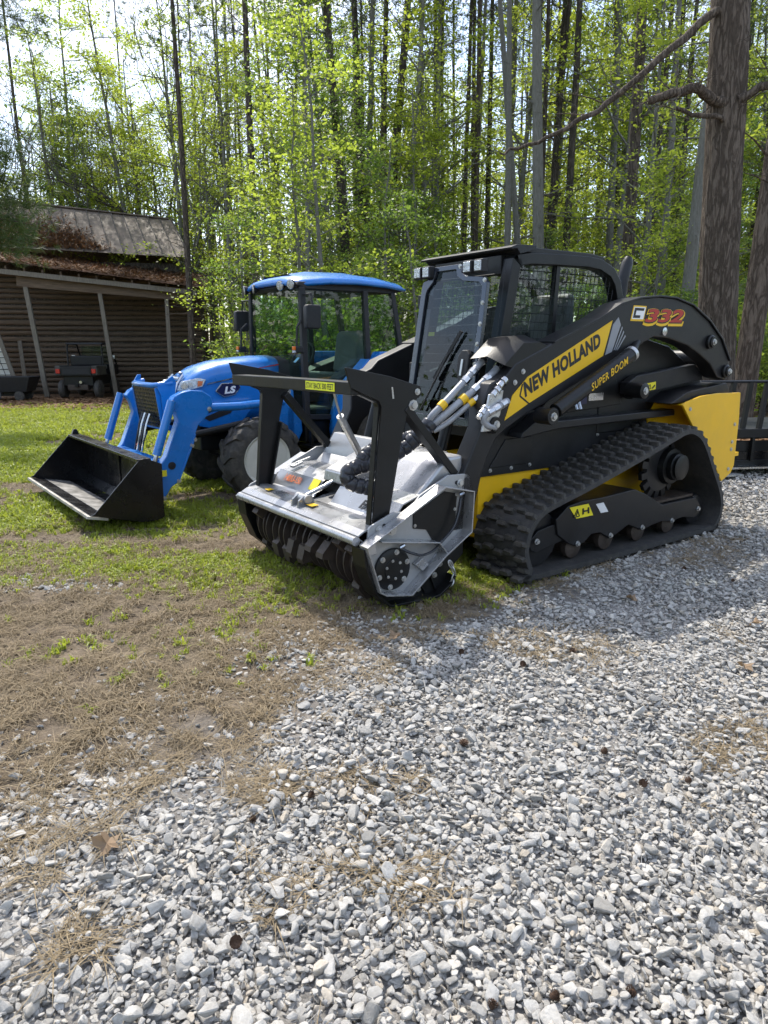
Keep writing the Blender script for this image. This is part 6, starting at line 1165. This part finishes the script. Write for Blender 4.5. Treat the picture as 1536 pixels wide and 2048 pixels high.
# pine straw lying on the roof
g = np.random.default_rng(3); n = 3600; X = g.uniform(-3, 2.6, n); t_ = np.clip(np.abs(g.normal(0, .33, n)), 0, .9); keep = (X < .2+1.9*(1-t_)+g.normal(0, .35, n)); X = X[keep]; t_ = t_[keep]
P = np.stack([X-.85*t_, 1.3+3*t_, 5.26-.035*X+2.02*t_+g.uniform(0, .08, len(X))], 1); q = g.normal(0, 1, (len(P), 3)); q[:, 2] *= .35; q /= np.linalg.norm(q, axis=1)[:, None]; s_ = np.cross(q, [0, 0, 1.]); L_ = g.uniform(.08, .2, (len(P), 1))
ps = part('roof_straw', quad_mesh('roof_straw', np.stack([P-q*L_, P+s_*.03, P+q*L_, P-s_*.03], 1).reshape(-1, 3), M['litter']), None, barn); ps['kind'] = 'stuff'
n = 2200; X = g.uniform(-2.5, 5.6, n); t_ = g.uniform(0, 1, n)**1.3; P = np.stack([X, -.42+2.3*t_, 4.50-.11*X+.58*t_+g.uniform(0, .05, n)], 1); q = g.normal(0, 1, (n, 3)); q[:, 2] *= .3; q /= np.linalg.norm(q, axis=1)[:, None]; s_ = np.cross(q, [0, 0, 1.]); L_ = g.uniform(.08, .18, (n, 1))
ps = part('roof_straw', quad_mesh('roof_straw', np.stack([P-q*L_, P+s_*.03, P+q*L_, P-s_*.03], 1).reshape(-1, 3), M['litter']), None, barn); ps['kind'] = 'stuff'
# pale wire panel leaning at the left end
wp = thing('wire_panel', 'pale panel behind square wire mesh at the left end of the barn', 'panel', BO+Vector((-1.12, -.1, 0)), BA)
part('sheet', MB().poly([(-1.5, .06, .15), (.12, .06, .15), (-.68, .10, 3.4), (-2.1, .10, 3.4)], (0, .03, 0)), M['white'], wp)
wm = MB()
for k in range(17): wm.tube([(-1.6, .03, .2+k*.2), (.10-.049*k, .03, .2+k*.2)], .012, 4)
for k in range(8): wm.tube([(-1.3+k*.2, .03, .15), (-2.1+k*.2, .05, 3.4)], .010, 4)
part('wire_mesh', wm, M['black'], wp); part('frame_board', MB().obox((.20, 0, -.05), (-.78, 0, 4.1), .14, .08, (0, 1, 0)), M['woodgrey'], wp); part('hinge_board', MB().obox((-.75, -.03, 1.2), (-.85, -.03, 2.1), .16, .04, (0, 1, 0)), M['woodgrey'], wp)
# ---- utility vehicle parked under the lean-to, its tail towards us
UV = thing('utility_vehicle', 'black side-by-side utility vehicle with red tail lights parked under the barn lean-to', 'utility vehicle', (-10.62, 24.3, -.35), R(4))
part('cargo_bed', MB().prism([(-.0, .78), (-.04, 1.12), (1.0, 1.12), (1.0, .78)], -.60, .60), M['plastic'], UV).rotation_euler = (0, 0, R(90))
part('tailgate', MB().box(-.52, .52, -.075, -.045, .80, 1.10), M['black'], UV, .02); part('tailgate_rib', MB().box(-.45, .45, -.083, -.075, .86, 1.04), M['plastic'], UV, .01)
for s_ in (-1, 1):
    tl = part('tail_light', MB().box(s_*.60-.07, s_*.60+.07, -.09, -.05, .88, 1.03), M['redlens'], UV, .01); part('rear_fender', MB().box(min(s_*.52, s_*.72), max(s_*.52, s_*.72), -.05, .95, .80, 1.14), mat('camo_plastic', (.06, .058, .048), .6, 0, .7, 6, .1, 60), UV, .03)
    for y in (.32, 2.1):
        w_ = part('wheel', MB().lathe([(0, .12), (.03, .17), (.03, .26), (.07, .315), (.13, .325), (.19, .315), (.24, .26), (.24, .17), (.25, .12)], (s_*.74, y, .325), (-s_, 0, 0), 24), M['tyre'], UV)
        part('rim', MB().lathe([(0, .10), (.01, .165), (.05, .16), (.06, .02)], (s_*.735, y, .325), (-s_, 0, 0), 18), M['black'], w_)
    part('roll_bar', MB().tube([(s_*.62, .98, .9), (s_*.60, 1.0, 1.80), (s_*.58, 1.12, 1.88), (s_*.58, 1.9, 1.86), (s_*.62, 2.5, 1.15)], .03, 10), M['black'], UV)
    part('mirror', MB().box(s_*.72-.06, s_*.72+.06, 1.85, 1.9, 1.34, 1.48), M['chrome'], UV, .01); part('suspension_arm', MB().obox((s_*.15, .3, .40), (s_*.6, .32, .34), .05, .05), M['black'], UV)
part('roof', MB().prism([(.95, 1.86), (.98, 1.92), (2.0, 1.92), (2.05, 1.86)], -.64, .64), M['plastic'], UV, .02).rotation_euler = (0, 0, R(90))
part('chassis', MB().box(-.5, .5, .1, 2.6, .45, .8), M['black'], UV, .02); part('hood', MB().box(-.62, .62, 2.0, 2.75, .75, 1.15), M['black'], UV, .06); part('seat_back', MB().box(-.56, .56, 1.05, 1.2, 1.12, 1.46), M['black'], UV, .04); part('seat', MB().box(-.56, .56, 1.1, 1.6, .98, 1.14), M['seat'], UV, .04)
part('steering_wheel', MB().tube([(-.32+.17*math.cos(2*math.pi*k/16), 1.72, 1.32+.17*math.sin(2*math.pi*k/16)) for k in range(17)], .016, 6), M['plastic'], UV); part('windscreen', MB().box(-.56, .56, 2.28, 2.29, 1.16, 1.8), M['glassdark'], UV)
part('hitch', MB().box(-.05, .05, -.16, .2, .42, .50), M['black'], UV); part('exhaust', MB().lathe([(0, .05), (.2, .05)], (.12, -.05, .58), (0, 1, 0), 14), M['chrome'], UV); part('skid_plate', MB().box(-.35, .35, -.02, .3, .30, .5), M['steeldirty'], UV, .03)
# ---- dark cart at the left edge
CT = thing('garden_cart', 'low black tub cart with small wheels at the left edge before the barn', 'cart', (-12.75, 23.7, -.35), R(8))
part('tub', MB().grid([[(-.9, -.45, .32), (.75, -.45, .32), (.75, .45, .32), (-.9, .45, .32)], [(-1.05, -.55, .80), (.92, -.55, .80), (.92, .55, .80), (-1.05, .55, .80)], [(-1.0, -.5, .78), (.87, -.5, .78), (.87, .5, .78), (-1.0, .5, .78)], [(-.86, -.4, .36), (.7, -.4, .36), (.7, .4, .36), (-.86, .4, .36)]], True).box(-.9, .75, -.45, .45, .31, .345), M['plastic'], CT, .01)
for x in (-.55, .5):
    for y in (-.42, .42): part('wheel', MB().lathe([(0, .05), (.01, .15), (.05, .17), (.09, .15), (.1, .05)], (x, y-.05, .17), (0, 1, 0), 18), M['tyre'], CT)
part('axle', MB().box(-.58, .55, -.05, .05, .15, .33), M['black'], CT); part('drawbar', MB().tube([(-.0, -.45, .25), (.05, -.75, .30), (.1, -.95, .12)], .02, 8), M['black'], CT)
# ---- black trailer with railing beside the big pine
TR = thing('utility_trailer', 'black steel trailer with upright railing behind the rear of the track loader', 'trailer', (3.30, 7.60, 0), R(8))
part('top_rail', MB().tube([(-.6, 0, 1.035), (3.4, 0, 1.035)], .016, 8), M['black'], TR)
for k in range(19): x = -.5+k*.20; part('baluster', MB().obox((x, 0, .50), (x+.04, 0, 1.03), .045, .045, (0, 1, 0)), M['black'], TR)
part('side_rail', MB().box(-.7, 3.5, -.04, .04, .42, .52), M['black'], TR, .006); part('deck', MB().box(-.7, 3.5, .04, 1.9, .40, .44), M['black'], TR)
part('lower_beam', MB().box(-.7, 3.5, .0, .06, .26, .38), M['black'], TR, .006)
for k in range(6): x = -.55+k*.34; part('stake_pocket', MB().box(x, x+.03, -.05, .0, .16, .42), M['black'], TR, .003)
part('panel', MB().box(-.7, 3.5, -.012, .0, .17, .26), M['blackgloss'], TR); part('ramp_edge', MB().box(-.7, 1.6, -.15, -.03, .09, .11), M['chrome'], TR); part('bottom_beam', MB().box(-.7, 3.5, -.03, .1, .10, .17), M['black'], TR, .005); part('jack_foot', MB().box(1.05, 1.13, -.25, -.17, 0, .42), M['black'], TR, .005); part('ramp', MB().box(-.6, .6, -.26, -.16, .03, .05), M['zinc'], TR)
for x in (1.6, 2.5): part('wheel', MB().lathe([(0, .1), (.02, .2), (.02, .3), (.06, .34), (.14, .34), (.18, .3), (.18, .1)], (x, -.28, .34), (0, 1, 0), 28), M['tyre'], TR)
# ---- pine cones and fallen leaves on the gravel
M['cone'] = mat('pine_cone', (.10, .055, .032), .85, 0, .3, 40)
def cone_mesh():
    mb = MB(); mb.ball((0, 0, .02), .012, 8, 5, (1, 1, 1.3))
    for k in range(46):
        t = k/45; z = .004+.036*t; a = k*2.4; rad = .020*math.sin(math.pi*(.12+.8*t))+.003; d = Vector((math.cos(a), math.sin(a), .35)); s_ = Vector((-math.sin(a), math.cos(a), 0))*.0055; p = Vector((0, 0, z))
        mb.add([p+d*.3*rad-s_*.5, p+d*rad-s_, p+d*rad*1.08+Vector((0, 0, .003)), p+d*rad+s_, p+d*.3*rad+s_*.5], [(0, 1, 2, 3, 4)])
    return mesh_of(mb, 'pine_cone', 30)
CONE = cone_mesh(); CONE.materials.append(M['cone'])
CONES = [(1290, 1580, 'pine cone on the open gravel at the right, nearest the straw patch'), (1200, 1508, 'pine cone on the gravel left of the straw patch at the right'), (1368, 1566, 'pine cone on the gravel just below the straw patch at the right'), (1098, 2000, 'pine cone at the bottom edge of the gravel, right one of two'), (980, 2028, 'pine cone at the bottom edge of the gravel, left one of two'), (925, 1498, 'dark pine cone on the gravel in the middle of the yard'), (615, 1600, 'pine cone on the gravel left of centre below the bare soil'), (497, 1642, 'pine cone beside the brown straw tufts left of centre'), (470, 1886, 'pine cone in the foreground gravel at lower left'), (920, 1304, 'pine cone on the gravel in front of the mulcher'), (1050, 1330, 'pine cone on the gravel below the front of the track'), (1140, 1310, 'pine cone on the shaded gravel below the middle of the track'), (1370, 1140, 'pine cone on the gravel beside the rear of the track'), (1462, 1165, 'pine cone on the gravel at the right edge beside the track'), (1275, 1995, 'pine cone low in the foreground gravel towards the right')]
_f = 1380.; _P = math.atan(329/1380)
def gnd(u, v):
    a = (u-768)/_f; b = (1024-v)/_f; dy = math.cos(_P)+b*math.sin(_P); dz = -math.sin(_P)+b*math.cos(_P); t = -1.4/dz; return a*t, dy*t
for i, (u, v, lab) in enumerate(CONES):
    x, y = gnd(u, v); o = bpy.data.objects.new('pine_cone', CONE); C.objects.link(o); o.location = (x, y, float(ground_z(np.array([x]), np.array([y]))[0])+.022); o.rotation_euler = (rnd.uniform(-1.4, 1.4), rnd.uniform(-1.4, 1.4), rnd.uniform(0, 6)); s_ = rnd.uniform(.5, .75); o.scale = (s_, s_, s_); tag(o, lab, 'pine cone', 'pine cones on the gravel')
M['deadleaf'] = leaf_mat('dead_tan_leaf', (.20, .13, .075), (.33, .235, .15), (.3, .2, .1), .2, .7)
def leafm(k):
    r = random.Random(k); V = []; n = 14
    for i in range(n):
        a = 2*math.pi*i/n; q = .028*(1+.35*math.cos(5*a))*r.uniform(.85, 1.15); V.append((q*1.25*math.cos(a), q*math.sin(a), .012*math.cos(2*a)+.01*r.random()))
    V.append((0, 0, -.004)); me = bpy.data.meshes.new('dry_leaf'); me.from_pydata(V, [], [(i, (i+1) % n, n) for i in range(n)]); me.materials.append(M['deadleaf']); return me
for k, (u, v, lab) in enumerate([(1510, 1252, 'curled tan leaf on the gravel near the right edge'), (1490, 1340, 'flat tan leaf on the gravel at the right, below the curled one'), (1262, 1203, 'small tan leaf on the shaded gravel beside the track'), (790, 1278, 'brown leaf on the soil just below the mulcher shoe'), (215, 1698, 'broad pale brown leaf among stones at lower left')]):
    x, y = gnd(u, v); o = bpy.data.objects.new('dry_leaf', leafm(k)); C.objects.link(o); o.location = (x, y, float(ground_z(np.array([x]), np.array([y]))[0])+.034); o.rotation_euler = (rnd.gauss(0, .25), rnd.gauss(0, .25), rnd.uniform(0, 6)); tag(o, lab, 'leaf', 'dry leaves on the gravel')
